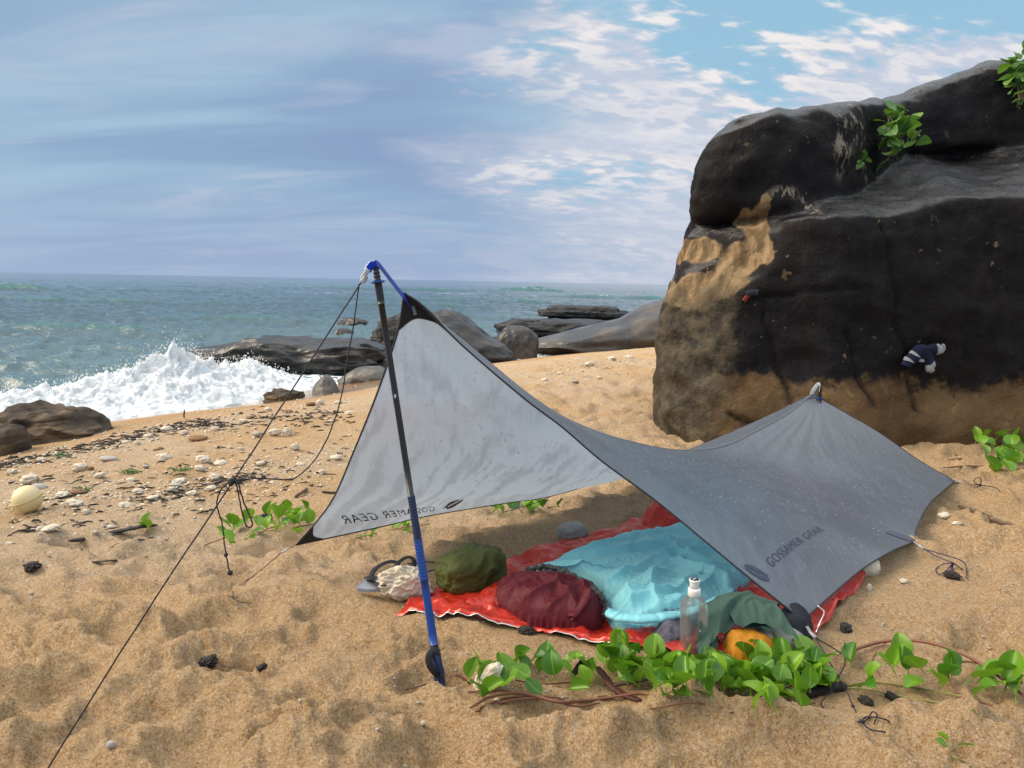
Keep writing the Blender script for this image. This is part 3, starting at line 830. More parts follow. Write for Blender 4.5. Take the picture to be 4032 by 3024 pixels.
attr(me, 'crack', np.exp(-(crk / 0.02) ** 2) * frontal)
m, nt, out = material('boulder_rock')
pos = nd(nt, 'NewGeometry').outputs['Position']
tanf = nd(nt, 'Attribute', attribute_name='tan').outputs['Fac']
olv = nd(nt, 'Attribute', attribute_name='olive').outputs['Fac']
plf = nd(nt, 'Attribute', attribute_name='pale').outputs['Fac']
ckf = nd(nt, 'Attribute', attribute_name='crack').outputs['Fac']
n1 = noise_n(nt, pos, 1.4, 7, 0.62, 0.3); n2 = noise_n(nt, pos, 9.0, 7, 0.65, 0.2)
vs = nd(nt, 'Mapping', {0: pos, 'Scale': (4.0, 4.0, 0.7)}).outputs[0]
n3 = noise_n(nt, vs, 3.0, 5, 0.6)
blk = mixc(nt, maprange(nt, n1, 0.38, 0.64), (0.0036, 0.0032, 0.0040), (0.0085, 0.0063, 0.0062))
blk = mixc(nt, maprange(nt, n3, 0.50, 0.70, 0, 0.5), blk, (0.015, 0.0100, 0.0085))
blk = mixc(nt, maprange(nt, noise_n(nt, pos, 0.9, 3, 0.5), 0.45, 0.65, 0, 0.6), blk, (0.0048, 0.0060, 0.0095))
buf = nd(nt, 'Attribute', attribute_name='buff').outputs['Fac']
tn = mixc(nt, maprange(nt, n1, 0.36, 0.62), (0.085, 0.046, 0.020), (0.150, 0.092, 0.042))
tn = mixc(nt, buf, tn, mixc(nt, maprange(nt, n3, 0.40, 0.62), (0.120, 0.076, 0.036), (0.300, 0.205, 0.105)))
tn = mixc(nt, maprange(nt, n2, 0.52, 0.74, 0, 0.45), tn, (0.200, 0.140, 0.078))
tn = mixc(nt, maprange(nt, noise_n(nt, pos, 2.6, 4, 0.6), 0.56, 0.68, 0, 0.55), tn, (0.060, 0.042, 0.026))
tsel = maprange(nt, math_(nt, 'ADD', tanf, math_(nt, 'MULTIPLY', math_(nt, 'SUBTRACT', n2, 0.5), 1.5)), 0.30, 0.72)
col = mixc(nt, tsel, blk, tn)
ocol = mixc(nt, maprange(nt, n2, 0.36, 0.64), (0.020, 0.017, 0.012), (0.088, 0.072, 0.047))
col = mixc(nt, math_(nt, 'MULTIPLY', olv, maprange(nt, math_(nt, 'ADD', n2, math_(nt, 'MULTIPLY', olv, 0.25)), 0.45, 0.72)), col, ocol)
fl = math_(nt, 'MULTIPLY', maprange(nt, noise_n(nt, pos, 11, 3, 0.6), 0.655, 0.70), maprange(nt, noise_n(nt, pos, 1.7, 2, 0.5), 0.46, 0.60))
pv = nd(nt, 'Mapping', {0: pos, 'Scale': (2.0, 2.0, 0.8), 'Rotation': (0, R(18), 0)}).outputs[0]
pf = math_(nt, 'MULTIPLY', plf, maprange(nt, noise_n(nt, pv, 9, 5, 0.6), 0.50, 0.57))
col = mixc(nt, math_(nt, 'MULTIPLY', fl, 0.7), col, (0.230, 0.150, 0.075))
col = mixc(nt, math_(nt, 'MULTIPLY', pf, 0.85), col, (0.235, 0.205, 0.155))
col = mixc(nt, math_(nt, 'MULTIPLY', ckf, 0.8), col, (0.008, 0.007, 0.007))
up = nd(nt, 'SeparateXYZ', {0: nd(nt, 'NewGeometry').outputs['Normal']}).outputs[2]
wetf = math_(nt, 'MULTIPLY', maprange(nt, up, 0.50, 0.78), math_(nt, 'SUBTRACT', 1.0, tsel))
rg = math_(nt, 'SUBTRACT', maprange(nt, n2, 0.3, 0.7, 0.62, 0.86), math_(nt, 'MULTIPLY', wetf, 0.50))
b = nd(nt, 'BsdfPrincipled', {'Base Color': col, 'Roughness': rg, 'Specular IOR Level': math_(nt, 'ADD', 0.20, math_(nt, 'MULTIPLY', wetf, 0.55))})
hb = math_(nt, 'ADD', math_(nt, 'MULTIPLY', n2, 1.0), math_(nt, 'MULTIPLY', noise_n(nt, pos, 42, 5, 0.65), 0.35))
nt.links.new(bump_n(nt, hb, 0.6, 0.05), b.inputs['Normal'])
nt.links.new(b.outputs[0], out.inputs[0])
put('boulder', me, m, label='huge dark boulder with tan foot standing on the sand', cat='boulder')
# ================================================================== the camp
def project(P):
    P = np.asarray(P, float).reshape(-1, 3)
    M = np.array(CAMR)
    d = (P - np.array(CAM)) @ M
    return np.stack([CX + FPX * d[:, 0] / -d[:, 2], CY - FPX * d[:, 1] / -d[:, 2]], -1)

def A(px, py, Y): return np.array(at(px, py, Y=Y))
def G(px, py, z=0.0): return np.array(at(px, py, z=z))

# ------------------------------------------------------------------ materials
def fabric(name, col, trans=0.35, tcol=None, gloss=0.12, rough=0.35, streak=True):
    m, nt, out = material(name)
    tco = nd(nt, 'TexCoord').outputs['Object']
    n1 = noise_n(nt, tco, 3.0, 5, 0.55, 0.5)
    st = nd(nt, 'Mapping', {0: tco, 'Scale': (7.0, 2.0, 1.2), 'Rotation': (R(15), R(25), R(30))}).outputs[0]
    n2 = noise_n(nt, st, 5.0, 5, 0.6, 0.3)
    tone = nd(nt, 'Attribute', attribute_name='tone').outputs['Fac']
    f = math_(nt, 'ADD', math_(nt, 'ADD', math_(nt, 'MULTIPLY', n1, 0.55), math_(nt, 'MULTIPLY', n2, 0.45)), tone)
    c = mixc(nt, maprange(nt, f, 0.38, 0.62), tuple(x * 0.90 for x in col), tuple(x * 1.08 for x in col))
    tcol = tcol or col
    tcn_ = mixc(nt, maprange(nt, f, 0.40, 0.60), tuple(x * 0.86 for x in tcol), tuple(x * 1.10 for x in tcol))
    bmp = bump_n(nt, math_(nt, 'ADD', noise_n(nt, tco, 900, 2, 0.5), math_(nt, 'MULTIPLY', n2, 4.0 if streak else 1.0)), 0.25, 0.003)
    di = nd(nt, 'BsdfDiffuse', {'Color': c, 'Normal': bmp})
    tr = nd(nt, 'BsdfTranslucent', {'Color': tcn_, 'Normal': bmp})
    mx = nd(nt, 'MixShader', {0: trans, 1: di.outputs[0], 2: tr.outputs[0]})
    gl = nd(nt, 'BsdfGlossy', {'Color': (0.9, 0.9, 0.9), 'Roughness': rough, 'Normal': bmp})
    fr_ = nd(nt, 'LayerWeight', {'Blend': 0.25}).outputs['Fresnel']
    mx2 = nd(nt, 'MixShader', {0: math_(nt, 'MULTIPLY', fr_, gloss * 4, clamp=True), 1: mx.outputs[0], 2: gl.outputs[0]})
    nt.links.new(mx2.outputs[0], out.inputs[0])
    return m

TARP = fabric('tarp_fabric', (0.118, 0.156, 0.218), 0.62, (0.300, 0.355, 0.425), 0.045, 0.40)
BINDING = plain('edge_binding', (0.030, 0.032, 0.042), 0.7)
BLACKWEB = plain('black_webbing', (0.012, 0.012, 0.016), 0.7)
BLUEWEB = fabric('blue_webbing', (0.012, 0.060, 0.50), 0.35, (0.010, 0.085, 0.62), 0.05, streak=False)
GREYWEB = plain('grey_webbing', (0.22, 0.23, 0.25), 0.7)
BUCKLE = plain('grey_buckle', (0.33, 0.34, 0.35), 0.45)
CORD = plain('dark_cord', (0.012, 0.011, 0.022), 0.75, scale=300)
BLUECORD = plain('navy_cord', (0.014, 0.016, 0.075), 0.75, scale=300)
POLEBLACK = plain('black_pole', (0.010, 0.010, 0.012), 0.38, bump=0.03)
POLEBLUE = plain('blue_pole', (0.010, 0.060, 0.290), 0.35, bump=0.03)
GRIPNAVY = plain('navy_grip', (0.010, 0.022, 0.075), 0.65)
WHITEPRINT = plain('white_print', (0.75, 0.75, 0.74), 0.6, bump=0)
DARKPRINT = plain('dark_print', (0.022, 0.026, 0.042), 0.6, bump=0)
SLATEPRINT = plain('slate_print', (0.040, 0.052, 0.088), 0.6, bump=0)

m, nt, out = material('water_droplets')
b = nd(nt, 'BsdfPrincipled', {'Base Color': (0.60, 0.64, 0.68), 'Roughness': 0.08, 'IOR': 1.33, 'Transmission Weight': 0.0})
nt.links.new(b.outputs[0], out.inputs[0])
DROPS = m

# ------------------------------------------------------------------ tarp
def curve(pts): 
    P = np.array(pts)
    def f(t):
        t = np.asarray(t, float)
        S = spline(P, 400)
        L = np.r_[0, np.cumsum(np.linalg.norm(np.diff(S, axis=0), axis=1))]; L /= L[-1]
        return np.stack([np.interp(t, L, S[:, k]) for k in range(3)], -1)
    return f

P1 = A(404, 293, 2.42); P2 = A(812, 394, 4.50)
RIDGE = curve([P1, A(430, 316, 2.50), A(470, 350, 2.62), A(508, 382, 2.75), A(545, 408, 2.88), A(585, 427, 3.05), A(625, 440, 3.25), A(668, 449, 3.48), A(704, 450, 3.68),
               A(732, 443, 3.86), A(758, 430, 4.05), A(784, 416, 4.24), A(804, 401, 4.42), P2])
L1 = G(296, 545, 0.06); L3 = G(553, 495.5, 0.0); L2 = np.array((1.0, 5.02, -0.02))
R1 = G(803, 621, 0.04); R3 = G(913, 541, 0.045); R2 = G(955, 481, 0.06)
LFRONT = curve([P1, A(401, 316, 2.45), A(397, 334, 2.48), A(385, 371, 2.55), A(371, 409, 2.64), A(353, 453, 2.76), A(335, 495, 2.90), A(318, 520, 3.02), L1])
LREAR = curve([P2, P2 * .72 + L2 * .28 + (0, 0, -.015), P2 * .42 + L2 * .58 + (0, 0, -.015), L2])
_lm = (L1 + L3) / 2; _lm2 = (L3 + L2) / 2
LBOT = curve([L1, L1 * .75 + L3 * .25 + (.03, -.05, .03), A(430, 515.5, 3.52), L1 * .25 + L3 * .75 + (.01, -.03, .02), L3, _lm2 + (.10, -.08, .05), L2])
RFRONT = curve([P1, A(423, 306, 2.42), A(463, 346, 2.46), A(523.7, 398, 2.52), A(562, 427, 2.56), A(603, 462, 2.58), A(660, 504, 2.57), A(736, 567, 2.50), R1])
RREAR = curve([P2, A(846, 413, 4.46), A(880, 433, 4.44), A(920, 461, 4.40), R2])
RBOT = curve([R1, A(819, 606, 2.56), A(861, 570, 2.88), A(892, 551, 3.10), R3, A(917, 527, 3.45), A(930, 503, 3.85), R2])

def coons(top, bot, front_, rear, wr):
    c00, c10, c01, c11 = top(0.0), top(1.0), bot(0.0), bot(1.0)
    def f(u, v):
        u = np.asarray(u, float); v = np.asarray(v, float)
        U = u[..., None]; V = v[..., None]
        S = (1 - V) * top(u) + V * bot(u) + (1 - U) * front_(v) + U * rear(v)
        S = S - ((1 - U) * (1 - V) * c00 + U * (1 - V) * c10 + (1 - U) * V * c01 + U * V * c11)
        return S + wr(u, v)
    return f

def wr_left(u, v):
    e = np.minimum(np.minimum(u, 1 - u), np.minimum(v, 1 - v)); e = sstep(0.0, 0.12, e)
    a1 = np.arctan2(1 - v, u + 0.02); r1 = np.hypot(1 - v, u)
    w = 0.0035 * np.sin(a1 * 34 + 2 * np.sin(r1 * 5)) * np.exp(-r1 * 2.0)
    w = w + 0.0035 * np.sin((v * 0.9 - u * 1.2) * 62 + 2.2 * pn2(u * 5, v * 5, 141)) * sstep(.55, .15, u) * 0.8
    w = w + 0.006 * fbm2(u * 5, v * 4, 3, 142)
    return (w * e)[..., None] * np.array((0.65, -0.6, 0.45))

def wr_right(u, v):
    e = np.minimum(np.minimum(u, 1 - u), np.minimum(v, 1 - v)); e = sstep(0.0, 0.12, e)
    a1 = np.arctan2(v, 1.02 - u); r1 = np.hypot(v, 1 - u)
    w = 0.0025 * np.sin(a1 * 30 + 2 * np.sin(r1 * 6)) * np.exp(-r1 * 1.8)
    a2 = np.arctan2(1 - v, u + 0.02); r2 = np.hypot(1 - v, u)
    w = w + 0.0035 * np.sin(a2 * 26) * np.exp(-r2 * 5)
    w = w + 0.006 * fbm2(u * 4, v * 3, 3, 144)
    return (w * e)[..., None] * np.array((0.55, -0.5, 0.66))

LEFT = coons(RIDGE, LBOT, LFRONT, LREAR, wr_left)
RIGHT = coons(RIDGE, RBOT, RFRONT, RREAR, wr_right)

def panel_normal(S, u, v, toward):
    e = 1e-3
    n = np.cross(S(np.clip(u + e, 0, 1), v) - S(np.clip(u - e, 0, 1), v), S(u, np.clip(v + e, 0, 1)) - S(u, np.clip(v - e, 0, 1)))
    n /= np.maximum(np.linalg.norm(n, axis=-1), 1e-12)[..., None]
    ref = n @ np.asarray(toward, float)
    return n * np.where(ref < 0, -1, 1)[..., None]

OUT_R = (0.6, -0.5, 0.6); IN_L = (0.6, -0.6, -0.5)
tarp = put('tarp', None, label='grey wet tarp shelter pitched on two poles over the red groundsheet', cat='tarp', loc=(0.2, 2.9, 0.0))
def tput(name, me, mat, **kw):
    o = put(name, me, mat, parent=tarp, **kw)
    o.matrix_parent_inverse = Matrix.Translation(-Vector((0.2, 2.9, 0.0)))
    return o
nu, nv = 220, 90
for nm, S in (('fabric_panel', LEFT), ('fabric_panel', RIGHT)):
    U, V_ = np.meshgrid(np.linspace(0, 1, nu), np.linspace(0, 1, nv), indexing='ij')
    me = new_mesh(nm, S(U, V_).reshape(-1, 3), grid_faces(nu, nv))
    if S is LEFT:      # wet streaks with painted fold shading down from the peak, a wetter lower edge
        uu = U + 0.16 * (1 - V_) * U
        tn_ = 0.26 * pn2(uu * 60 + 1.5 * pn2(U * 4, V_ * 4, 301), V_ * 2.2, 302) * sstep(0.25, 0.5, V_ + .3 * U) + 0.08 * sstep(.03, -.03, V_ - .74 + .08 * pn2(U * 9, V_ * 3, 303)) + 0.06 * sstep(.0, .06, pn2(U * 4, V_ * 5, 304)) - 0.06
    else:
        an_ = np.arctan2(V_, 1.05 - U)
        tn_ = 0.12 * pn2(an_ * 26, np.hypot(V_, 1 - U) * 2.0, 305) + 0.12 * pn2(U * 3, V_ * 3, 306)
    attr(me, 'tone', tn_.ravel())
    tput(nm, me, TARP)
t_ = np.linspace(0, 1, 120)
tput('ridge_seam', tube_me('ridge_seam', RIDGE(t_), 0.0050, 6, flat=0.6), plain('seam_tape', (0.11, 0.12, 0.145), 0.6))
for c in (LFRONT, LBOT, LREAR, RFRONT, RBOT, RREAR):
    tput('edge_binding', tube_me('edge_binding', c(t_), 0.0034, 6), BINDING)

def tri_patch(S, u0, v0, du, dv, off, toward, n=10, curve_=0.0):
    V, F = [], []
    idx = {}
    for i in range(n + 1):
        for j in range(n + 1 - i):
            a, b_ = i / n, j / n
            k = 1 - curve_ * 4 * a * b_
            idx[i, j] = len(V); V.append((u0 + du * a * k, v0 + dv * b_ * k))
    for i in range(n):
        for j in range(n - i):
            F.append([idx[i, j], idx[i + 1, j], idx[i, j + 1]])
            if i + j < n - 1: F.append([idx[i + 1, j], idx[i + 1, j + 1], idx[i, j + 1]])
    V = np.array(V); u, v = np.clip(V[:, 0], 0, 1), np.clip(V[:, 1], 0, 1)
    return S(u, v) + panel_normal(S, u, v, toward) * off, F
def corner(S, u0, v0, du, dv, toward, mat, cv=0.25):
    a = tri_patch(S, u0, v0, du, dv, 0.003, toward, 10, cv); b_ = tri_patch(S, u0, v0, du, dv, -0.003, toward, 10, cv)
    tput('corner_patch', new_mesh('corner_patch', *join([a, b_])), mat)
corner(LEFT, 0, 0, 0.055, 0.10, IN_L, BLACKWEB)
corner(RIGHT, 0, 0, 0.060, 0.09, OUT_R, BLACKWEB)
corner(LEFT, 0, 1, 0.045, -0.085, IN_L, BLACKWEB)
SLATEWEB = plain('slate_webbing', (0.060, 0.070, 0.100), 0.65)
corner(RIGHT, 1, 0, -0.035, 0.06, OUT_R, SLATEWEB)
corner(LEFT, 1, 0, -0.035, 0.06, (-.4, .3, .8), SLATEWEB)
corner(RIGHT, 0, 1, 0.03, -0.05, OUT_R, SLATEWEB)
corner(RIGHT, 1, 1, -0.03, -0.05, OUT_R, SLATEWEB)
ru = np.linspace(0, 1, 900); rq = RBOT(ru); u3 = ru[np.argmin(np.linalg.norm(rq - R3, axis=1))]
U, V_ = np.meshgrid(np.linspace(u3 - .012, u3 + .012, 5), np.linspace(0.915, 0.995, 8), indexing='ij')
tput('tie_out_patch', new_mesh('tie_out_patch', (RIGHT(U, V_) + panel_normal(RIGHT, U, V_, OUT_R) * 0.003).reshape(-1, 3), grid_faces(5, 8)), SLATEWEB)

# printed lettering and emblem
def text_shape(body, size, shear=0.35):
    cu = bpy.data.curves.new('lettering', 'FONT'); cu.body = body; cu.size = size; cu.shear = shear; cu.space_character = 1.15
    ob = bpy.data.objects.new('lettering_source', cu); COL.objects.link(ob)
    dg = bpy.context.evaluated_depsgraph_get()
    me = bpy.data.meshes.new_from_object(ob.evaluated_get(dg))
    V = np.array([v.co[:] for v in me.vertices]); F = [list(p.vertices) for p in me.polygons]
    bpy.data.objects.remove(ob); bpy.data.meshes.remove(me)
    return V, F

def refine(V, F, maxlen):
    bm = bmesh.new()
    vs = [bm.verts.new(v) for v in V]
    for f in F:
        try: bm.faces.new([vs[i] for i in f])
        except ValueError: pass
    bmesh.ops.triangulate(bm, faces=bm.faces[:])
    for _ in range(3):
        es = [e for e in bm.edges if e.calc_length() > maxlen]
        if not es: break
        bmesh.ops.subdivide_edges(bm, edges=es, cuts=1)
        bmesh.ops.triangulate(bm, faces=[f for f in bm.faces if len(f.verts) > 3])
    bm.verts.index_update()
    V = np.array([v.co[:] for v in bm.verts]); F = [[v.index for v in f.verts] for f in bm.faces]
    bm.free()
    return V, F

def invert(S, px, py, lo=(0, 0), hi=(1, 1)):
    U, V_ = np.meshgrid(np.linspace(lo[0], hi[0], 200), np.linspace(lo[1], hi[1], 200), indexing='ij')
    q = project(S(U, V_).reshape(-1, 3)); i = np.argmin(((q - (px, py)) ** 2).sum(1))
    return np.array((U.ravel()[i], V_.ravel()[i]))

def emblem():
    """Leaf-shaped emblem: two swept blades, a bar between them and a hooked foot (unit square)."""
    def blade(c, w): 
        c = spline(c, 24); w = np.interp(np.linspace(0, 1, 24), np.linspace(0, 1, len(w)), w)
        T = np.gradient(c, axis=0); T /= np.linalg.norm(T, axis=1)[:, None]; N = np.stack([-T[:, 1], T[:, 0]], -1)
        V = np.concatenate([c + N * w[:, None], c - N * w[:, None]]); V = np.c_[V, np.zeros(len(V))]
        return V, [[i, i + 1, 25 + i, 24 + i] for i in range(23)]
    return join([blade([(.0, 1.0), (.14, .62), (.34, .36), (.58, .14), (.80, .02)], [.02, .08, .12, .13, .06]),
                 blade([(.16, 1.02), (.38, .86), (.56, .66), (.76, .42), (.98, .12)], [.02, .08, .16, .10, .02]),
                 blade([(.12, .92), (.24, .78), (.36, .64)], [.02, .04, .02]),
                 blade([(.62, .12), (.76, .16), (.88, .24), (.94, .20)], [.05, .055, .05, .02])])

def print_on(name, S, shape, o, ex, ey, off, toward, mat):
    """Lay a flat shape on panel S: o origin, ex / ey the panel (u, v) steps per unit."""
    V, F = shape
    q = o + V[:, :1] * ex + V[:, 1:2] * ey
    u, v = np.clip(q[:, 0], 0, 1), np.clip(q[:, 1], 0, 1)
    tput(name, new_mesh(name, S(u, v) + panel_normal(S, u, v, toward) * off, F, smooth=False), mat)

def islands(V, F):
    par = list(range(len(V)))
    def find(i):
        while par[i] != i: par[i] = par[par[i]]; i = par[i]
        return i
    for f in F:
        for i in f[1:]: par[find(f[0])] = find(i)
    g = {}
    for f in F: g.setdefault(find(f[0]), []).append(f)
    for fs in g.values():
        ids = sorted({i for f in fs for i in f}); mp = {i: k for k, i in enumerate(ids)}
        yield V[ids], [[mp[i] for i in f] for f in fs]
def print_letters(S, shape, *args):
    for sh in sorted(islands(*shape), key=lambda s_: s_[0][:, 0].mean()): print_on('letter', S, sh, *args)
txt = refine(*text_shape('GOSSAMER GEAR', 1.0, 0.0), 0.35)
tw = txt[0][:, 0].max()
a = invert(RIGHT, 772, 568); b_ = invert(RIGHT, 824, 530); c = invert(RIGHT, 759, 557)
ex = (b_ - a) / tw
hgt = invert(RIGHT, 762, 556) - a
print_letters(RIGHT, txt, a, ex, hgt / 0.95, 0.0028, OUT_R, SLATEPRINT)
o = invert(RIGHT, 763, 587); ex = invert(RIGHT, 772, 579) - o; ey = invert(RIGHT, 744, 567) - o
em = refine(*emblem(), 0.2)
print_on('emblem', RIGHT, em, o, ex, ey, 0.0028, OUT_R, SLATEPRINT)
txt = refine(*text_shape('GOSSAMER GEAR', 1.0, 0.55), 0.35)
tw = txt[0][:, 0].max()
a = invert(LEFT, 436, 510.5); b_ = invert(LEFT, 343, 523.5)
hgt = invert(LEFT, 438, 504.0) - a
print_letters(LEFT, txt, a, (b_ - a) / tw, hgt, 0.0028, IN_L, DARKPRINT)
o = invert(LEFT, 462, 505); ex = invert(LEFT, 442, 509.5) - o; ey = invert(LEFT, 462, 498.5) - o
print_on('emblem', LEFT, em, o, ex, ey, 0.0028, IN_L, DARKPRINT)

# rain drops standing on the fabric
def drops(S, n, toward, rmin, rmax, dens, sub, squash):
    sv, sf = ico(sub)
    u = RNG.random(n * 4); v = RNG.random(n * 4)
    k = RNG.random(n * 4) < dens(u, v)
    u, v = u[k][:n], v[k][:n]
    P = S(u, v); N = panel_normal(S, u, v, toward)
    Vs, Fs = [], []
    for i in range(len(u)):
        r = rmin + (rmax - rmin) * RNG.random() ** 2.2
        w = sv * r
        d = w @ N[i]
        Vs.append(P[i] + w - np.outer(d, N[i]) * (1 - squash) + N[i] * r * 0.12); Fs.append(sf + i * len(sv))
    return new_mesh('water_droplets', np.concatenate(Vs), np.concatenate(Fs))
tput('water_droplets', drops(LEFT, 520, IN_L, 0.0012, 0.0036, lambda u, v: np.clip(np.exp(-((v - .30) / .26) ** 2 - ((u - .16) / .24) ** 2) + .07 + .5 * np.exp(-((v - .97) / .02) ** 2), 0, 1), 2, 0.6), DROPS, kind='stuff')
DROPS2 = plain('beaded_rain', (0.26, 0.31, 0.38), 0.10, bump=0)
tput('water_droplets', drops(RIGHT, 1300, OUT_R, 0.0010, 0.0032, lambda u, v: 0.25 + 0.75 * (pn2(u * 9, v * 7, 150) > -0.1), 1, 0.6), DROPS2, kind='stuff')

# straps and buckles at the peaks and corners
def strap(name, P, w, mat, up=(0, 0, 1), thick=0.10, n=20):
    return tput(name, tube_me(name, spline(P, n), w, 8, flat=thick, up=up), mat)
PT = A(375, 263, 2.26)
n_face = (0.35, -0.9, 0.3)
strap('strap', [A(371, 266, 2.252), A(376, 263.5, 2.245), A(380, 266, 2.27), A(390, 279, 2.33), A(402, 294, 2.40), A(409, 303, 2.44), A(413, 309, 2.465)], 0.0105, BLUEWEB, up=n_face)
strap('strap', [A(375, 262.2, 2.25), A(370.5, 266, 2.245), A(367.5, 271, 2.242)], 0.011, BLUEWEB, up=n_face)
strap('strap', [A(368.5, 269, 2.238), A(365.5, 273.5, 2.235), A(362, 279, 2.232)], 0.0075, BUCKLE, up=n_face, thick=0.35)
strap('strap_tail', [A(413, 306, 2.452), A(414.5, 311, 2.45), A(415.5, 315, 2.448)], 0.0055, GREYWEB, up=n_face)
tput('buckle', new_mesh('buckle', *tube([A(366.5, 276, 2.222), A(364, 280, 2.22), A(361, 282.5, 2.22)], [0.006, 0.0085, 0.007], 8, True, 0.6, n_face)), BUCKLE)
def buckle(p, q):
    p = np.array(p); q = np.array(q)
    tput('buckle', tube_me('buckle', [p, p * .6 + q * .4, q], [0.0045, 0.0075, 0.006], 8, flat=0.6), BUCKLE)
_k = G(281, 553, 0.035); buckle(G(287, 549.5, 0.045), _k)
strap('strap', [L1, (L1 + _k) / 2, G(286, 550, 0.045)], 0.004, BLACKWEB)
strap('strap', [R1, G(806, 625, 0.045), G(811, 633, 0.05)], 0.006, GREYWEB); buckle(G(810, 632, .05), G(816, 638, .05))
strap('strap', [R3, G(916, 543, 0.045), G(920, 546, 0.045)], 0.005, GREYWEB); buckle(G(919, 545, .045), G(924, 549, .045))
strap('strap', [R2, G(956, 481.5, 0.06), G(957, 482, 0.06)], 0.005, GREYWEB); buckle(G(956.5, 481.5, .06), G(960, 482.5, .055))
strap('strap', [P2 + (0, 0, -.004), A(814, 390, 4.49), A(817.5, 385.5, 4.485), A(819, 384.5, 4.48), A(820, 386, 4.46), A(819, 392, 4.44)], 0.013, plain('pale_webbing', (0.30, 0.34, 0.38), 0.6), up=(-.4, -.8, .3))

# ------------------------------------------------------------------ front trekking pole
PB = np.array((-0.185, 2.155, gz(-0.185, 2.155) - 0.03))
def pole_pt(py):                 # point of the pole at picture row py
    ys = np.linspace(0, 1, 400); P = PB + (PT - PB) * ys[:, None]
    q = project(P)[:, 1]
    t = np.interp(-py, -q, ys)
    return PB + (PT - PB) * t
pole = put('trekking_pole', None, label='black and blue trekking pole standing in the sand under the tarp peak', cat='trekking pole', loc=PB)
def pput(name, me, mat, parent=pole, root=None):
    o = put(name, me, mat, parent=parent); o.matrix_parent_inverse = Matrix.Translation(-Vector(root if root is not None else PB)); return o
def seg(y0, y1, r0, r1=None, n=6, ribs=0, rib=0.0015):
    n = max(n, ribs * 4 + 1)
    t = np.linspace(0, 1, n); P = np.array([pole_pt(y0)]) * (1 - t)[:, None] + np.array([pole_pt(y1)]) * t[:, None]
    r = r0 + ((r1 if r1 is not None else r0) - r0) * t
    if ribs: r = r + rib * np.abs(np.sin(t * np.pi * ribs)) - rib / 2
    return P, r
P_, r_ = seg(303, 497, 0.0092); pput('shaft', tube_me('shaft', P_, r_, 14), POLEBLACK)
P_, r_ = seg(284, 304, 0.0112, 0.0105); pput('ferrule', tube_me('ferrule', P_, r_, 14), POLEBLACK)
P_, r_ = seg(262.5, 286, 0.0085, 0.0098, ribs=6, rib=0.002); pput('tip', tube_me('tip', P_, r_, 14), POLEBLACK)
P_, r_ = seg(260.8, 263, 0.011, 0.012); pput('end_cap', tube_me('end_cap', P_, r_, 14), BLACKWEB)
_ax = (PT - PB) / np.linalg.norm(PT - PB)
c = pole_pt(282); pput('basket', tube_me('basket', [c - _ax * .003, c, c + _ax * .003], [.016, .023, .015], 20), POLEBLUE)
P_, r_ = seg(496, 540, 0.0108, 0.0118, ribs=15); pput('grip', tube_me('grip', P_, r_, 14), GRIPNAVY)
P_, r_ = seg(539, 580, 0.0122, 0.0124, ribs=12); pput('grip', tube_me('grip', P_, r_, 14), POLEBLUE)
P_, r_ = seg(579, 644, 0.0120, 0.0126); pput('lower_grip', tube_me('lower_grip', P_, r_, 14), POLEBLUE)
P_, r_ = seg(643, 654, 0.0125); pput('collar', tube_me('collar', P_, r_, 14), POLEBLACK)
P_, r_ = seg(653, 686, 0.0150, 0.0165); pput('handle', tube_me('handle', P_, r_, 14), GRIPNAVY)
Y0 = PB[1]
strap_p = spline([A(440, 652, Y0 - .012), A(433, 650, Y0 - .02), A(428.5, 657, Y0 - .03), A(430, 666, Y0 - .035), A(436, 674, Y0 - .03), A(441, 676, Y0 - .02)], 30)
pput('wrist_strap', tube_me('wrist_strap', strap_p, 0.0095, 8, flat=0.14, up=(0.9, -0.3, 0.3)), BLACKWEB)
strap_p = spline([A(437, 654, Y0 - .02), A(440, 664, Y0 - .03), A(443, 675, Y0 - .03)], 16)
pput('wrist_strap', tube_me('wrist_strap', strap_p, 0.009, 8, flat=0.14, up=(0.7, -0.6, 0.2)), GRIPNAVY)
# white diamond print on the shaft
c = pole_pt(395.5) - np.array((0, 1, 0)) * 0.0098; k = 0.0042
dm = np.array([(0, 0, 1.5), (1, 0.15, .1), (.1, 0, -1.6), (-1, .15, -.1)]) * k + c
dm2 = np.array([(-.35, 0, .55), (.25, 0, .0), (-.1, 0, -.55), (-.65, 0.05, -.1)]) * k + c - (0, 0.0008, 0)
pput('diamond_mark', new_mesh('diamond_mark', dm, [[0, 1, 2, 3]], False), WHITEPRINT)
pput('diamond_mark', new_mesh('diamond_mark', dm2, [[0, 1, 2, 3]], False), POLEBLACK)

# rear pole, mostly under the tarp
RB = np.array((1.83, 4.44, gz(1.83, 4.44) - 0.02)); RT = A(820, 386, 4.47)
rpole = put('trekking_pole', None, label='dark trekking pole holding up the low rear peak of the tarp', cat='trekking pole', loc=RB)
t_ = np.linspace(0, 1, 8)[:, None]
for nm, a0, a1, r, mt in (('handle', 0, .24, .016, GRIPNAVY), ('shaft', .23, .86, .0095, POLEBLACK), ('tip', .85, 1.0, .011, POLEBLACK)):
    pput(nm, tube_me(nm, RB + (RT - RB) * (a0 + (a1 - a0) * t_), r, 12), mt, rpole, RB)
c = RB + (RT - RB) * .88; pput('basket', tube_me('basket', [c, c + (0, 0, .004), c + (0, 0, .008)], [.014, .02, .014], 16), POLEBLUE, rpole, RB)

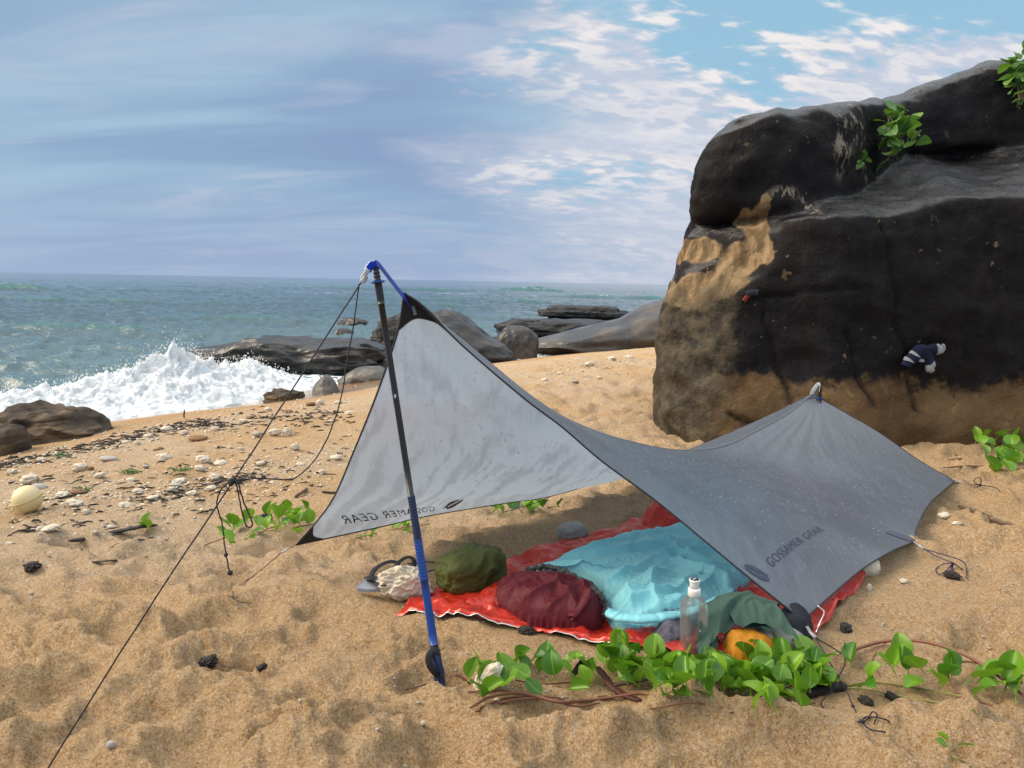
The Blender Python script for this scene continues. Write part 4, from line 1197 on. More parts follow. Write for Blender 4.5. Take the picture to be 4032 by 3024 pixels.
# ------------------------------------------------------------------ guylines
def cordline(P, r=0.0021, n=None, wob=0.0):
    P = spline(P, n or max(12, len(P) * 10))
    if wob:
        i = np.arange(len(P)); P = P + wob * np.stack([pn2(i * .31, i * 0 + 1, 160), pn2(i * .27, i * 0 + 2, 161), pn2(i * .29, i * 0 + 3, 162)], -1)
    return tube(P, r, 6)
def knot(p, r):
    V, F = lump(3, (2 * r, 2 * r, 2 * r), seed=int(p[0] * 1000) % 97, amp=0.35, freq=2.5)
    return V + np.asarray(p), F.tolist()
def guyline(label, strands, knots=(), mat=CORD, r=0.0021):
    root = put('guyline', None, label=label, cat='guyline', group='guylines of the tarp', loc=strands[0][-1])
    def g(nm, me):
        o = put(nm, me, mat, parent=root); o.matrix_parent_inverse = Matrix.Translation(-Vector(strands[0][-1]))
    for s in strands: g('cord', new_mesh('cord', *cordline(s, r, wob=0.0012)))
    for p, kr in knots: g('knot', new_mesh('knot', *knot(p, kr)))

K = A(233.5, 480.5, 1.98)
anch = np.array(at(45, 765, z=gz(-1.08, 1.68) + .0))
b0 = A(361, 282.5, 2.225)
guyline('long black guyline running from the pole top past a knot down into the sand',
        [[b0, (b0 * .5 + K * .5), K, K * .5 + anch * .5, anch + (0.0, 0, -0.02)],
         [A(359, 284, 2.225), A(354, 322, 2.20), A(347, 362, 2.18), A(341, 398, 2.15), A(328, 437, 2.10), A(313, 462, 2.06), A(298, 476, 2.03), A(288, 479.5, 2.02), A(258, 478.5, 2.0), K],
         [K, A(238, 483, 1.97), A(243, 500, 1.97), A(251, 519, 1.965), A(252, 526, 1.965), A(247, 526.5, 1.965), A(242, 512, 1.97), A(238.5, 494, 1.97), A(236, 483, 1.975)],
         [K, A(226, 484, 1.97), A(219, 494, 1.97), A(217, 506, 1.97), A(222, 523, 1.965), A(224, 540, 1.96), A(226, 554, 1.955), A(229.5, 572, 1.95)]],
        [(K, 0.0085), (A(231, 484, 1.975), 0.006), (A(226, 555, 1.955), 0.005), (A(230, 573, 1.95), 0.0062)])
def S_(px, py, dz=0.004):           # a point resting on the sand
    p = at(px, py, z=0.0)
    for _ in range(4): p = at(px, py, z=gz(p.x, p.y) + dz)
    return np.array(p)
k0 = G(281, 553, 0.035)
guyline('short dark guyline staked beyond the black corner of the light inner panel',
        [[k0, k0 * .45 + S_(234, 592) * .55, S_(224, 595, .01), S_(214, 599, -.01)],
         [k0, S_(262, 569, .02), S_(243, 585, .02), S_(240, 592), S_(236, 598), S_(228, 593), S_(224, 592, .012)],
         [S_(224, 592, .012), S_(231, 597), S_(240, 602), S_(252, 603)], [S_(231, 588, .02), S_(233, 593, .015), S_(233, 598)]],
        [(S_(234, 597), .004)], r=0.0015)
k0 = G(816, 638, .05)
guyline('speckled dark guyline with loops lying over the vine leaves and charcoal', 
        [[k0, S_(833, 668, .035), S_(838, 677, .03), S_(846, 690, .02), S_(853, 706, .012), S_(862, 722), S_(872, 730), S_(884, 732), S_(900, 741, -.01)],
         [k0, S_(843, 655, .03), S_(844, 666, .03), S_(838, 677, .03), S_(830, 692, .02), S_(821, 703, .012), S_(828, 712), S_(842, 719), S_(858, 722), S_(868, 719), S_(872, 712, .012), S_(877, 715, .01), S_(874, 724)],
         [S_(862, 722), S_(866, 717), S_(884, 719), S_(896, 726), S_(912, 738, -.01)]],
        [(S_(838, 677, .03), .0045), (S_(862, 722), .006), (S_(853, 706, .012), .004)], r=0.0019)
k0 = G(924, 549, .045)
guyline('navy guyline with a bow of loops at the middle of the outer side', 
        [[k0, S_(938, 557, .03), S_(953, 563, .02), S_(966, 572), S_(975, 576, -.01)], [k0, S_(945, 555, .03), S_(962, 561, .02), S_(966, 567), S_(967, 578)],
         [S_(953, 563, .025), S_(944, 564, .02), S_(936, 569), S_(939, 574), S_(946, 571), S_(952, 564, .025)], [S_(953, 563, .025), S_(953, 570), S_(958, 576), S_(963, 577)],
         [S_(953, 563, .025), S_(950, 571), S_(947, 578)]],
        [(S_(953, 563.5, .025), .005)], mat=BLUECORD, r=0.0021)
k0 = G(960, 482.5, .055)
guyline('short dark guyline tangled in a small bow behind the rear corner', 
        [[k0, S_(968, 484, .02), S_(980, 485), S_(996, 488), S_(1001, 494), S_(999, 498, -.01)], [S_(979, 485), S_(974, 482, .02), S_(976, 478, .03), S_(981, 479, .03), S_(980, 485), S_(973, 489)], [S_(980, 485), S_(974, 484, .02), S_(970, 486)]],
        [(S_(980, 485, .008), .007)], r=0.0025)
guyline('thin navy guyline with a bow lying among the leaves behind the inner panel', 
        [[L3, S_(535, 503, .05), S_(522, 507, .04), S_(508, 511, .02), S_(497, 513)], [S_(516, 509, .04), S_(511, 504, .05), S_(517, 502, .05), S_(519, 508, .04), S_(522, 513, .02)]],
        [(S_(517, 508, .04), .005)], mat=BLUECORD, r=0.0019)
# ================================================================== gear on the groundsheet
def cloth_mat(name, col, rough=0.45, sheen=0.2, trans=0.0, spec=0.4, weave=700, var=0.10):
    m, nt, out = material(name)
    tco = nd(nt, 'TexCoord').outputs['Object']
    n1 = noise_n(nt, tco, 9, 5, 0.6)
    c = mixc(nt, n1, tuple(x * (1 - var) for x in col), tuple(min(1, x * (1 + var)) for x in col))
    b = nd(nt, 'BsdfPrincipled', {'Base Color': c, 'Roughness': rough, 'Sheen Weight': sheen, 'Specular IOR Level': spec})
    h = math_(nt, 'ADD', math_(nt, 'MULTIPLY', noise_n(nt, tco, weave, 2, 0.5), 0.25), noise_n(nt, tco, 38, 4, 0.55, 0.8))
    nt.links.new(bump_n(nt, h, 0.35, 0.006), b.inputs['Normal'])
    if trans:
        tr = nd(nt, 'BsdfTranslucent', {'Color': c})
        mx = nd(nt, 'MixShader', {0: trans, 1: b.outputs[0], 2: tr.outputs[0]})
        nt.links.new(mx.outputs[0], out.inputs[0])
    else:
        nt.links.new(b.outputs[0], out.inputs[0])
    return m

def ring_heap(outline, height, folds=0.02, ff=(9, 9), seed=0, nr=46, na=220, power=2.2, crisp=0.5, lift=0.006, tilt=None, centre=None, base=None, sharp=1.0, fdir=0.0, lines=(), lh=0.028, lw=0.020):
    """A soft heap over a closed outline on the ground (list of world x, y): rises from the rim, folded on top."""
    O = spline(np.array(outline)[:, :2], na, closed=True)
    c = np.array(centre) if centre is not None else O.mean(axis=0)
    t = np.linspace(0, 1, nr) ** 0.8
    P = c + (O[:, None] - c) * t[None, :, None]
    X, Y = P[..., 0], P[..., 1]
    bz = ground(X.ravel(), Y.ravel()).reshape(X.shape) if base is None else base(X, Y)
    dome = np.clip(1 - t ** power, 0, 1) ** crisp
    ca, sa = math.cos(fdir), math.sin(fdir)
    XR = X * ca + Y * sa; YR = -X * sa + Y * ca
    wx = XR + 0.04 * pn2(X * 7, Y * 7, seed + 1); wy = YR + 0.04 * pn2(X * 7, Y * 7, seed + 2)
    q = pn2(wx * ff[0], wy * ff[1], seed); q2 = pn2(wx * ff[0] * 2.1 + 3, wy * ff[1] * 1.7, seed + 3)
    sa_ = lambda w_: np.sqrt(w_ * w_ + 0.012)
    rid = (1 - sa_(q) * 2.4) * 0.65 + (1 - sa_(q2) * 2.4) * 0.18 + 0.35 * pn2(X * 4, Y * 4, seed + 4)
    if sharp > 1: rid = np.sign(rid) * np.abs(rid) ** sharp
    Z = bz + lift + height * dome + folds * rid * (0.15 + 0.85 * np.minimum(1, dome * 1.2)) * sstep(1.0, 0.90, t)[None, :]
    for k_, ln in enumerate(lines):            # long creases
        pts = spline(np.array([np.array(at(a_, b_, z=0.05))[:2] for a_, b_ in ln]), 14)
        d = np.full(X.shape, 1e9); sd = np.zeros(X.shape); al = np.zeros(X.shape)
        wxx = X + 0.012 * pn2(X * 9, Y * 9, seed + 20 + k_); wyy = Y + 0.012 * pn2(X * 9, Y * 9, seed + 40 + k_)
        for j in range(13):
            a_ = pts[j]; e_ = pts[j + 1] - a_; L2 = e_ @ e_
            tt = np.clip(((wxx - a_[0]) * e_[0] + (wyy - a_[1]) * e_[1]) / L2, 0, 1)
            ex_ = wxx - a_[0] - tt * e_[0]; ey_ = wyy - a_[1] - tt * e_[1]; q_ = np.hypot(ex_, ey_); mk_ = q_ < d
            d = np.where(mk_, q_, d); sd = np.where(mk_, np.sign(e_[0] * ey_ - e_[1] * ex_), sd); al = np.where(mk_, (j + tt) / 13, al)
        wd = np.where(sd > 0, lw * 2.6, lw * 0.8)
        Z = Z + lh * np.exp(-np.abs(d / wd) ** 1.25) * (0.35 + 0.65 * np.sin(np.pi * np.clip(al, .02, .98)) ** .6) * sstep(1.0, 0.88, t)[None, :] * (0.7 + 0.5 * ((k_ * 37) % 10) / 10)
    if tilt is not None: Z = Z + (X - c[0]) * tilt[0] * dome + (Y - c[1]) * tilt[1] * dome
    rimw = 0.012 * pn2(np.arange(na) * 0.21, np.zeros(na), seed + 7)
    Z[:, -1] = bz[:, -1] - 0.004
    Z[:, -2] = bz[:, -2] + 0.4 * (Z[:, -2] - bz[:, -2])
    V = np.stack([X, Y, Z], -1)
    V[:, -3:, :2] += (rimw[:, None] * np.array([.3, .7, 1.0]))[..., None] * ((O - c) / np.linalg.norm(O - c, axis=1)[:, None])[:, None]
    F = grid_faces(na, nr, wrap_u=True)
    f0 = F[na * nr // 3]; W = V.reshape(-1, 3)
    if np.cross(W[f0[1]] - W[f0[0]], W[f0[2]] - W[f0[0]])[2] < 0: F = F[:, ::-1]
    return W, F

def gp(pts, z=0.02): return [np.array(at(a, b, z=z)) for a, b in pts]
def wput(name, V, F, mat, parent=None, root=None, **kw):
    o = put(name, new_mesh(name, V, F), mat, parent=parent, **kw)
    if parent is not None: o.matrix_parent_inverse = Matrix.Translation(-parent.location)
    return o

# ---- red foil groundsheet
m, nt, out = material('red_foil')
tco = nd(nt, 'TexCoord').outputs['Object']
n1 = noise_n(nt, tco, 6, 5, 0.6, 0.6); n2 = noise_n(nt, tco, 26, 5, 0.6, 1.2)
c = mixc(nt, n1, (0.42, 0.022, 0.012), (0.60, 0.045, 0.022))
geo = nd(nt, 'NewGeometry')
c = mixc(nt, geo.outputs['Backfacing'], c, (0.72, 0.72, 0.72))
b = nd(nt, 'BsdfPrincipled', {'Base Color': c, 'Roughness': 0.24, 'Metallic': 0.25, 'Specular IOR Level': 0.6})
rn = nd(nt, 'TexNoise', {'Vector': tco, 'Scale': 4.0, 'Detail': 5.0, 'Roughness': 0.45, 'Distortion': 0.5}, noise_type='RIDGED_MULTIFRACTAL').outputs[0]
nt.links.new(bump_n(nt, rn, 0.6, 0.022), b.inputs['Normal'])
nt.links.new(b.outputs[0], out.inputs[0])
RED = m
SILVER = plain('silver_foil', (0.74, 0.74, 0.73), 0.30, metal=0.7, bump=0.4, bdist=0.004)
OUT_SHEET = [(396, 600), (430, 606), (470, 611.5), (510, 615), (545, 622), (585, 630), (612, 636), (630, 640), (665, 645), (700, 652), (745, 657), (790, 650), (816, 628),
             (862, 580), (880, 540), (830, 505), (760, 490), (700, 494), (668, 502), (640, 511), (600, 522), (560, 535), (530, 546), (490, 556), (450, 568), (418, 583)]
SO = gp(OUT_SHEET, 0.012)
c0 = np.array(at(640, 580, z=0.0))[:2]
na, nr = 420, 90
Oc = np.array(SO)[:, :2]
O2 = []
for i in range(len(Oc)):
    O2 += list(Oc[i] + (Oc[(i + 1) % len(Oc)] - Oc[i]) * np.linspace(0, 1, 17)[:-1, None])
O2 = np.array(O2); na = len(O2)
t = np.linspace(0, 1, nr) ** 0.75
P = c0 + (O2[:, None] - c0) * t[None, :, None]
X, Y = P[..., 0], P[..., 1]
gsm = (ground(X.ravel(), Y.ravel())).reshape(X.shape)
SHEETG = gsm
w1 = pn2(X * 5 + .3 * pn2(X * 4, Y * 4, 171), Y * 7, 170); w2 = pn2(X * 12, Y * 15 + .4 * pn2(X * 6, Y * 6, 173), 172); w3 = pn2(X * 26, Y * 26, 174)
ed = sstep(0.55, 0.95, t)[None, :]
Z = gsm + 0.016 + 0.018 * (1 - np.abs(w1) * 2.4) * (0.35 + 0.65 * ed) + 0.006 * (1 - np.abs(w2) * 2.4)
Z = np.maximum(Z, gsm + 0.007)
Z[:, -1] = np.maximum(gsm[:, -1] + 0.001, Z[:, -1] - 0.012 + 0.016 * np.clip(pn2(np.arange(na) * .09, np.zeros(na), 175), 0, 1))
sheet = put('groundsheet', None, label='crinkled red foil groundsheet with silver underside beneath the tarp', cat='groundsheet', loc=(c0[0], c0[1], 0))
SV = np.stack([X, Y, Z], -1)
wput('foil_sheet', SV.reshape(-1, 3), grid_faces(na, nr, wrap_u=True)[:, ::-1], RED, sheet)
# silver edge that shows where the foil folds over
edge = SV[:, -1]
i0, i1 = 4, 16 * 12
for a0, a1 in ((2, 60), (66, 112), (150, 188), (262, 300)):
    p = edge[a0:a1].copy(); p[:, 2] += 0.001
    p[:, :2] += 0.004 * (p[:, :2] - c0) / np.linalg.norm(p[:, :2] - c0, axis=1)[:, None]
    wput('silver_hem', *tube(p, np.interp(np.linspace(0, 1, len(p)), [0, .2, .5, .8, 1], [.001, .004, .003, .005, .001]), 6, flat=0.5), SILVER, sheet)
# tall crease of foil between the bags
p = spline([G(470, 606, .02), G(487, 590, .06), G(500, 580, .08), G(520, 588, .05), G(512, 606, .03)], 20)
wput('foil_fold', *ring_heap([G(462, 607)[:2], G(480, 590)[:2], G(498, 578)[:2], G(520, 584)[:2], G(530, 608)[:2], G(495, 611)[:2]], 0.055, 0.018, (13, 13), 177, 26, 120, 1.6, 0.8, lift=0.012, sharp=1.0), RED, sheet)
wput('foil_fold', *ring_heap([G(768, 640)[:2], G(800, 636)[:2], G(818, 622)[:2], G(812, 612)[:2], G(790, 622)[:2]], 0.05, 0.02, (13, 13), 178, 22, 90, 1.6, 0.8, lift=0.012), RED, sheet)
wput('silver_hem', *tube(spline([G(816, 632, .02), G(820, 622, .05), G(824, 612, .06), G(818, 606, .05)], 16), [.0028] * 16, 6, flat=0.5), SILVER, sheet)

# ---- pale blue quilt
QUILT = cloth_mat('blue_nylon', (0.330, 0.800, 0.870), 0.42, 0.0, 0.25, 0.35, var=0.05)
quilt = put('quilt', None, label='rumpled pale turquoise quilt spread over the red groundsheet', cat='quilt', loc=tuple(G(650, 585)))
qo = gp([(508, 572), (545, 560), (580, 547), (612, 535), (650, 526), (700, 520), (755, 545), (752, 572), (738, 588), (727, 606), (700, 616), (668, 620), (640, 623), (618, 620), (606, 610), (606, 596), (596, 584), (575, 574), (540, 572)], 0.02)
wput('shell', *ring_heap(qo, 0.050, 0.022, (2.6, 8.5), 181, 130, 460, 3.4, 0.60, fdir=R(32), lift=0.022, lh=0.034, lw=0.016, lines=[
    [(604, 540), (640, 533), (690, 530)], [(575, 556), (629, 551), (700, 540)], [(591, 586), (629, 573), (679, 553), (720, 545)], [(610, 598), (642, 592), (662, 571), (700, 558)], [(616, 607), (660, 598), (695, 578)],
    [(642, 611), (679, 602), (720, 572)], [(534, 562), (582, 566), (607, 583)], [(660, 540), (690, 562), (735, 566)], [(620, 590), (632, 606)], [(650, 575), (652, 600), (668, 612)], [(690, 590), (712, 602)], [(555, 557), (600, 548), (630, 537)], [(668, 560), (700, 572), (730, 580)]]), QUILT, quilt)
wput('edge_roll', *tube(spline(gp([(608, 612), (620, 617), (645, 619), (672, 615), (700, 609), (718, 600)], .045), 60) + 0.006 * np.stack([pn2(np.arange(60) * .3, np.zeros(60), 1), pn2(np.arange(60) * .27, np.ones(60), 2), pn2(np.arange(60) * .4, np.ones(60) * 3, 3)], -1),
                   0.022 + 0.004 * pn2(np.arange(60) * 0.11, np.zeros(60), 185), 12, True, 0.55), QUILT, quilt)
TRIM = cloth_mat('charcoal_nylon', (0.030, 0.034, 0.038), 0.5, 0.2)
tp = spline([G(527, 566, .06), G(545, 562, .09), G(565, 567, .10), G(585, 578, .095), G(600, 590, .085), G(606, 600, .06), G(605, 612, .04)], 130)
i = np.arange(130)
tp = tp + 0.004 * np.stack([np.sin(i * 0.9) * .4, np.cos(i * 0.55), np.sin(i * 0.75)], -1) - (0, 0, .018)
wput('ruffled_collar', *tube(tp, 0.0085 + 0.0025 * np.abs(np.sin(i * 0.9)) + 0.002 * pn2(i * .5, i * 0.0, 186), 9), TRIM, quilt)
wput('care_tag', np.array([G(607, 604, .055), G(610, 609, .05), G(612, 617, .035), G(608, 611, .035)]) - (0, .012, 0), [[0, 1, 2, 3]], WHITEPRINT, quilt)

# ---- maroon bundle
MAROON = cloth_mat('maroon_nylon', (0.095, 0.008, 0.015), 0.55, 0.0, spec=0.25)
bundle = put('clothes_bundle', None, label='dark maroon jacket rolled into a pillow beside the quilt', cat='jacket', loc=tuple(G(550, 605)))
wput('body', *ring_heap(gp([(492, 588), (500, 580), (530, 577), (570, 581), (598, 590), (607, 603), (603, 614), (588, 620), (560, 619), (530, 614), (505, 605), (494, 598)], 0.02), 0.092, 0.014, (3.0, 12), 191, 90, 340, 3.2, 0.50, fdir=R(-24), lift=0.022, lh=0.022, lw=0.011, lines=[
    [(497, 596), (550, 588), (598, 583)], [(502, 603), (560, 598), (604, 592)], [(530, 612), (570, 604), (604, 602)], [(505, 588), (545, 590), (575, 608)], [(580, 590), (585, 610)], [(540, 584), (560, 600), (590, 616)], [(515, 600), (528, 612)]]), MAROON, bundle)
wput('sleeve', *tube(spline([G(590, 588, .115), G(585, 600, .075), G(576, 612, .04), G(571, 618, .03)], 24), np.interp(np.linspace(0, 1, 24), [0, .2, .9, 1], [.012, .026, .022, .012]), 10, flat=.6), MAROON, bundle)

# ---- olive sack
OLIVE = cloth_mat('olive_nylon', (0.066, 0.078, 0.018), 0.6, 0.0, spec=0.25)
sp = S_(472, 588); sp[2] = gz(sp[0], sp[1])
sack = put('stuff_sack', None, label='olive green stuff sack lying at the head of the groundsheet', cat='bag', loc=tuple(sp))
V, F = lump(6, (0.285, 0.170, 0.150), power=4.0, seed=5, amp=0.10, freq=1.6)
fx = V[:, 0]; ang = np.arctan2(V[:, 2], V[:, 1])
V[:, 1:] *= (1 + 0.13 * (1 - 2.2 * np.abs(pn2(ang * 1.3 + 7 * fx, fx * 13, 196))) * sstep(-0.08, 0.04, fx))[:, None]
V[:, 1:] *= np.interp(fx, [-.14, -.10, .05, .14], [.96, 1.0, 1.0, .80])[:, None]
V[:, 2] = np.maximum(V[:, 2], -0.060); V[:, 2] += 0.060
cz, sz = math.cos(R(42)), math.sin(R(42))
rot2 = np.array([[cz, -sz, 0], [sz, cz, 0], [0, 0, 1]])
wput('body', V @ rot2.T + sp + (0, 0, .024), F, OLIVE, sack)
a = np.linspace(0, 2 * np.pi, 60)
for xx, rr in ((-0.098, 1.0), (-0.082, 1.003)):
    ringp = np.stack([np.full(60, xx), 0.0800 * rr * np.sign(np.cos(a)) * np.abs(np.cos(a)) ** .75, 0.066 + 0.0735 * rr * np.sign(np.sin(a)) * np.abs(np.sin(a)) ** .75], -1)
    wput('seam', *tube(ringp @ rot2.T + sp + (0, 0, .018), 0.0014, 5, False), cloth_mat('olive_seam', (0.045, 0.050, 0.014)), sack)

# ---- sandals with black straps
sb = put('sandals', None, label='pair of black strap sandals with grey soles behind the coral lump', cat='sandals', loc=tuple(S_(390, 580)))
SOLE = plain('grey_sole', (0.27, 0.29, 0.36), 0.4); DSOLE = plain('dark_sole', (0.07, 0.075, 0.09), 0.5)
def pad(pts, mat, nm, thick):
    O = spline(np.array(pts), 60, closed=True); n = len(O)
    V = np.concatenate([O, O - (0, 0, thick)]); F = [list(range(n))] + [list(range(n, 2 * n))[::-1]] + [[i, i + n, (i + 1) % n + n, (i + 1) % n] for i in range(n)]
    o = wput(nm, V, F, mat, sb); o.data.polygons.foreach_set('use_smooth', np.zeros(len(o.data.polygons), bool))
pad([G(357, 585, 0.011), G(372, 577, 0.016), G(392, 574, 0.016), G(396, 580, 0.006), G(380, 588, 0.001), G(362, 589, 0.001)], SOLE, 'sole', .012)
pad([G(378, 578, 0.026), G(392, 568, 0.031), G(415, 567, 0.026), G(413, 577, 0.016), G(392, 584, 0.011)], DSOLE, 'sole', .012)
for pts, w in (([G(369, 581, 0.016), G(375, 569, 0.036), G(388, 562, 0.051), G(397, 563, 0.046), G(398, 571, 0.026)], .011),
               ([G(392, 575, 0.026), G(398, 563, 0.056), G(408, 557, 0.066), G(414, 561, 0.056), G(412, 571, 0.026)], .010),
               ([G(408, 564, 0.036), G(425, 562, 0.021), G(440, 563, 0.016)], .008), ([G(410, 572, 0.016), G(425, 572, 0.011), G(440, 568, 0.011)], .007),
               ([G(372, 582, 0.016), G(384, 585, 0.026), G(396, 583, 0.016)], .009), ([G(366, 577, 0.026), G(371, 579, 0.031), G(376, 577, 0.026)], .011), ([G(384, 578, 0.026), G(394, 572, 0.041), G(404, 568, 0.041)], .008)):
    wput('strap', *tube(spline(np.array(pts), 20), w, 8, flat=0.22), BLACKWEB, sb)
wput('buckle', *tube(spline([G(388, 566, .056), G(391, 566, .056)], 4), .006, 6, flat=.5), plain('brass', (0.22, 0.16, 0.05), .4), sb)

# ---- white coral lump, flat grey stones holding the sheet
CORAL = rock_mat('white_coral', (0.52, 0.45, 0.34), (0.70, 0.64, 0.53), (0.78, 0.74, 0.65), scale=14, rough=(0.8, 0.95), wet=0.0, bump=0.9, bd=0.005)
V, F = lump(6, (0.175, 0.10, 0.115), power=2.2, seed=66, amp=0.25, freq=2.0, ridge=0.14, pits=0.16)
cl = S_(404, 597)
put('coral_lump', new_mesh('coral_lump', V, F), CORAL, label='knobbly white coral lump weighing down the end of the groundsheet', cat='coral', loc=(cl[0], cl[1] - .005, gz(cl[0], cl[1]) + 0.062), rot=(0, R(6), R(10)))
STONE = rock_mat('smooth_grey_stone', (0.26, 0.255, 0.245), (0.36, 0.35, 0.335), (0.42, 0.41, 0.39), scale=8, rough=(0.6, 0.8), wet=0.0, bump=0.25, bd=0.005)
V, F = lump(5, (0.185, 0.12, 0.10), power=2.3, seed=71, amp=0.06, freq=1.0)
cl = S_(780, 655); put('stone', new_mesh('stone', V, F), STONE, label='smooth pale grey oval stone among the vine leaves by the tarp corner', cat='stone', loc=(cl[0], cl[1] + .03, gz(cl[0], cl[1] + .03) + 0.038), rot=(0, R(5), R(-6)))
V, F = lump(5, (0.15, 0.09, 0.085), power=2.6, seed=74, amp=0.12, freq=1.6)
cl = S_(572, 540); put('stone', new_mesh('stone', V, F), STONE, label='angular grey stone at the far edge of the turquoise quilt', cat='stone', loc=(cl[0], cl[1], gz(cl[0], cl[1]) + 0.045), rot=(0, 0, R(20)))
V, F = lump(5, (0.10, 0.10, 0.09), power=2.4, seed=77, amp=0.10, freq=1.6, pits=0.08)
cl = S_(866, 572); put('stone', new_mesh('stone', V, F), CORAL, label='round pitted pale stone half under the outer tarp edge', cat='stone', loc=(cl[0], cl[1], gz(cl[0], cl[1]) + 0.03))

# ---- hat, yellow pouch, navy cloth, scarf
GREENC = cloth_mat('green_cotton', (0.030, 0.072, 0.052), 0.75, 0.05)
YELLOW = cloth_mat('yellow_cotton', (0.56, 0.215, 0.008), 0.7, 0.0)
NAVY = cloth_mat('navy_cotton', (0.006, 0.008, 0.016), 0.75, 0.0)
SCARF = cloth_mat('grey_scarf', (0.080, 0.080, 0.115), 0.85, 0.2)
hat = put('sun_hat', None, label='dark green cloth sun hat with neck flap draped over a yellow pouch', cat='hat', loc=tuple(G(735, 630)))
def drape(pts_top, pts_bot, nm, mat, parent, n=60, k=36, amp=0.010, ff=4.2, seed=0, bulge=0.03):
    T_ = spline(np.array(pts_top), n); B_ = spline(np.array(pts_bot), n)
    s = np.linspace(0, 1, k)
    P = T_[:, None] * (1 - s)[None, :, None] + B_[:, None] * s[None, :, None]
    P[..., 2] += bulge * np.sin(np.pi * s)[None, :] + 1.6 * amp * (1 - 2.0 * np.sqrt(pn2(np.arange(n)[:, None] * ff / n + 0.9 * s, s[None] * 2.2, seed) ** 2 + .01)) * sstep(0, .3, s)[None]
    P[..., 1] -= 0.6 * amp * pn2(np.arange(n)[:, None] * ff / n * 1.3, s[None] * 2.0 + 3, seed + 1)
    return wput(nm, P.reshape(-1, 3), grid_faces(n, k), mat, parent)
drape([G(699, 612, .05), G(712, 600, .07), G(735, 594, .10), G(760, 597, .10), G(780, 610, .08)], [G(696, 650, .02), G(706, 652, .03), G(716, 640, .06), G(735, 628, .07), G(770, 634, .06)], 'crown', GREENC, hat, amp=.012, seed=201, bulge=.045)
drape([G(712, 603, .08), G(735, 596, .11), G(760, 598, .11)], [G(735, 626, .085), G(765, 626, .085), G(799, 641, .06)], 'neck_flap', GREENC, hat, amp=.006, seed=203, bulge=.03)
drape([G(698, 618, .06), G(705, 612, .08), G(716, 612, .09)], [G(696, 654, .02), G(707, 657, .02), G(718, 650, .02)], 'side_flap', GREENC, hat, amp=.008, seed=205, bulge=.012)
wput('cord', *tube(spline([G(752, 600, .11), G(760, 598, .12), G(764, 602, .11), G(768, 612, .09)], 20), .0025, 6), BLACKWEB, hat)
wput('eyelet', *tube([G(792, 640, .068), G(793, 640, .069)], .003, 8), BLACKWEB, hat)
pouch = put('pouch', None, label='mustard yellow cloth pouch under the green sun hat', cat='pouch', loc=tuple(G(750, 645)))
wput('body', *ring_heap(gp([(722, 641), (735, 630), (762, 628), (783, 636), (776, 648), (758, 654), (738, 655), (725, 650)], .02), 0.072, 0.012, (6, 10), 211, 40, 160, 3.4, .55, lift=.016), YELLOW, pouch)
wput('seam', *tube(spline([G(757, 634, .070), G(755, 641, .062), G(751, 648, .045), G(748, 653, .026)], 20), .0016, 5), cloth_mat('yellow_seam', (.28, .10, .006)), pouch)
wput('body', *ring_heap(gp([(762, 622), (785, 610), (806, 612), (814, 626), (806, 640), (786, 642), (768, 636)], .02), 0.075, 0.022, (10, 10), 215, 30, 140, 2.6, .6, lift=.014), NAVY,
     put('clothing', None, label='black clothing stuffed under the low corner of the tarp', cat='clothing', loc=tuple(G(790, 628))))
sc = put('scarf', None, label='grey purple checked scarf with frayed ends beside the bottle', cat='scarf', loc=tuple(G(668, 625)))
wput('cloth', *ring_heap(gp([(653, 631), (658, 618), (672, 610), (690, 612), (692, 628), (680, 638), (664, 640)], .02), 0.05, 0.024, (17, 13), 221, 34, 150, 2.0, .6, lift=.016), SCARF, sc)
fr_ = []
for k in range(60):
    px = 653 + 34 * random.random(); p0 = G(px, 634 + 5 * random.random() - 0.3 * abs(px - 668), .035); d = np.array((random.uniform(-.012, .012), random.uniform(-.018, -.004), random.uniform(-.012, .006)))
    fr_.append(tube([p0, p0 + d * .5, p0 + d], .0008, 4))
for k in range(30):
    p0 = G(662 + 20 * random.random(), 611, .065); d = np.array((random.uniform(-.012, .012), 0, random.uniform(.002, .014)))
    fr_.append(tube([p0, p0 + d * .5, p0 + d], .0008, 4))
wput('fringe', *join(fr_), SCARF, sc, kind='stuff')

# ---- water bottle
m, nt, out = material('clear_plastic')
lw = nd(nt, 'LayerWeight', {'Blend': 0.30}).outputs['Fresnel']
tp_ = nd(nt, 'BsdfTransparent', {'Color': (0.90, 0.92, 0.92)})
hz = nd(nt, 'BsdfDiffuse', {'Color': (0.62, 0.64, 0.64)})
gl = nd(nt, 'BsdfGlossy', {'Color': (0.9, 0.9, 0.9), 'Roughness': 0.08})
m1 = nd(nt, 'MixShader', {0: math_(nt, 'ADD', 0.10, math_(nt, 'MULTIPLY', lw, 0.35)), 1: tp_.outputs[0], 2: hz.outputs[0]})
m2 = nd(nt, 'MixShader', {0: math_(nt, 'MULTIPLY', lw, 0.55), 1: m1.outputs[0], 2: gl.outputs[0]})
nt.links.new(m2.outputs[0], out.inputs[0])
CLEAR = m
CAP = plain('white_plastic', (0.78, 0.78, 0.77), 0.4, var=0.03, bump=0.02)
bp = S_(693, 656); bp[2] = gz(bp[0], bp[1])
bottle = put('water_bottle', None, label='clear plastic water bottle with white sport cap standing in the vines', cat='bottle', loc=tuple(bp))
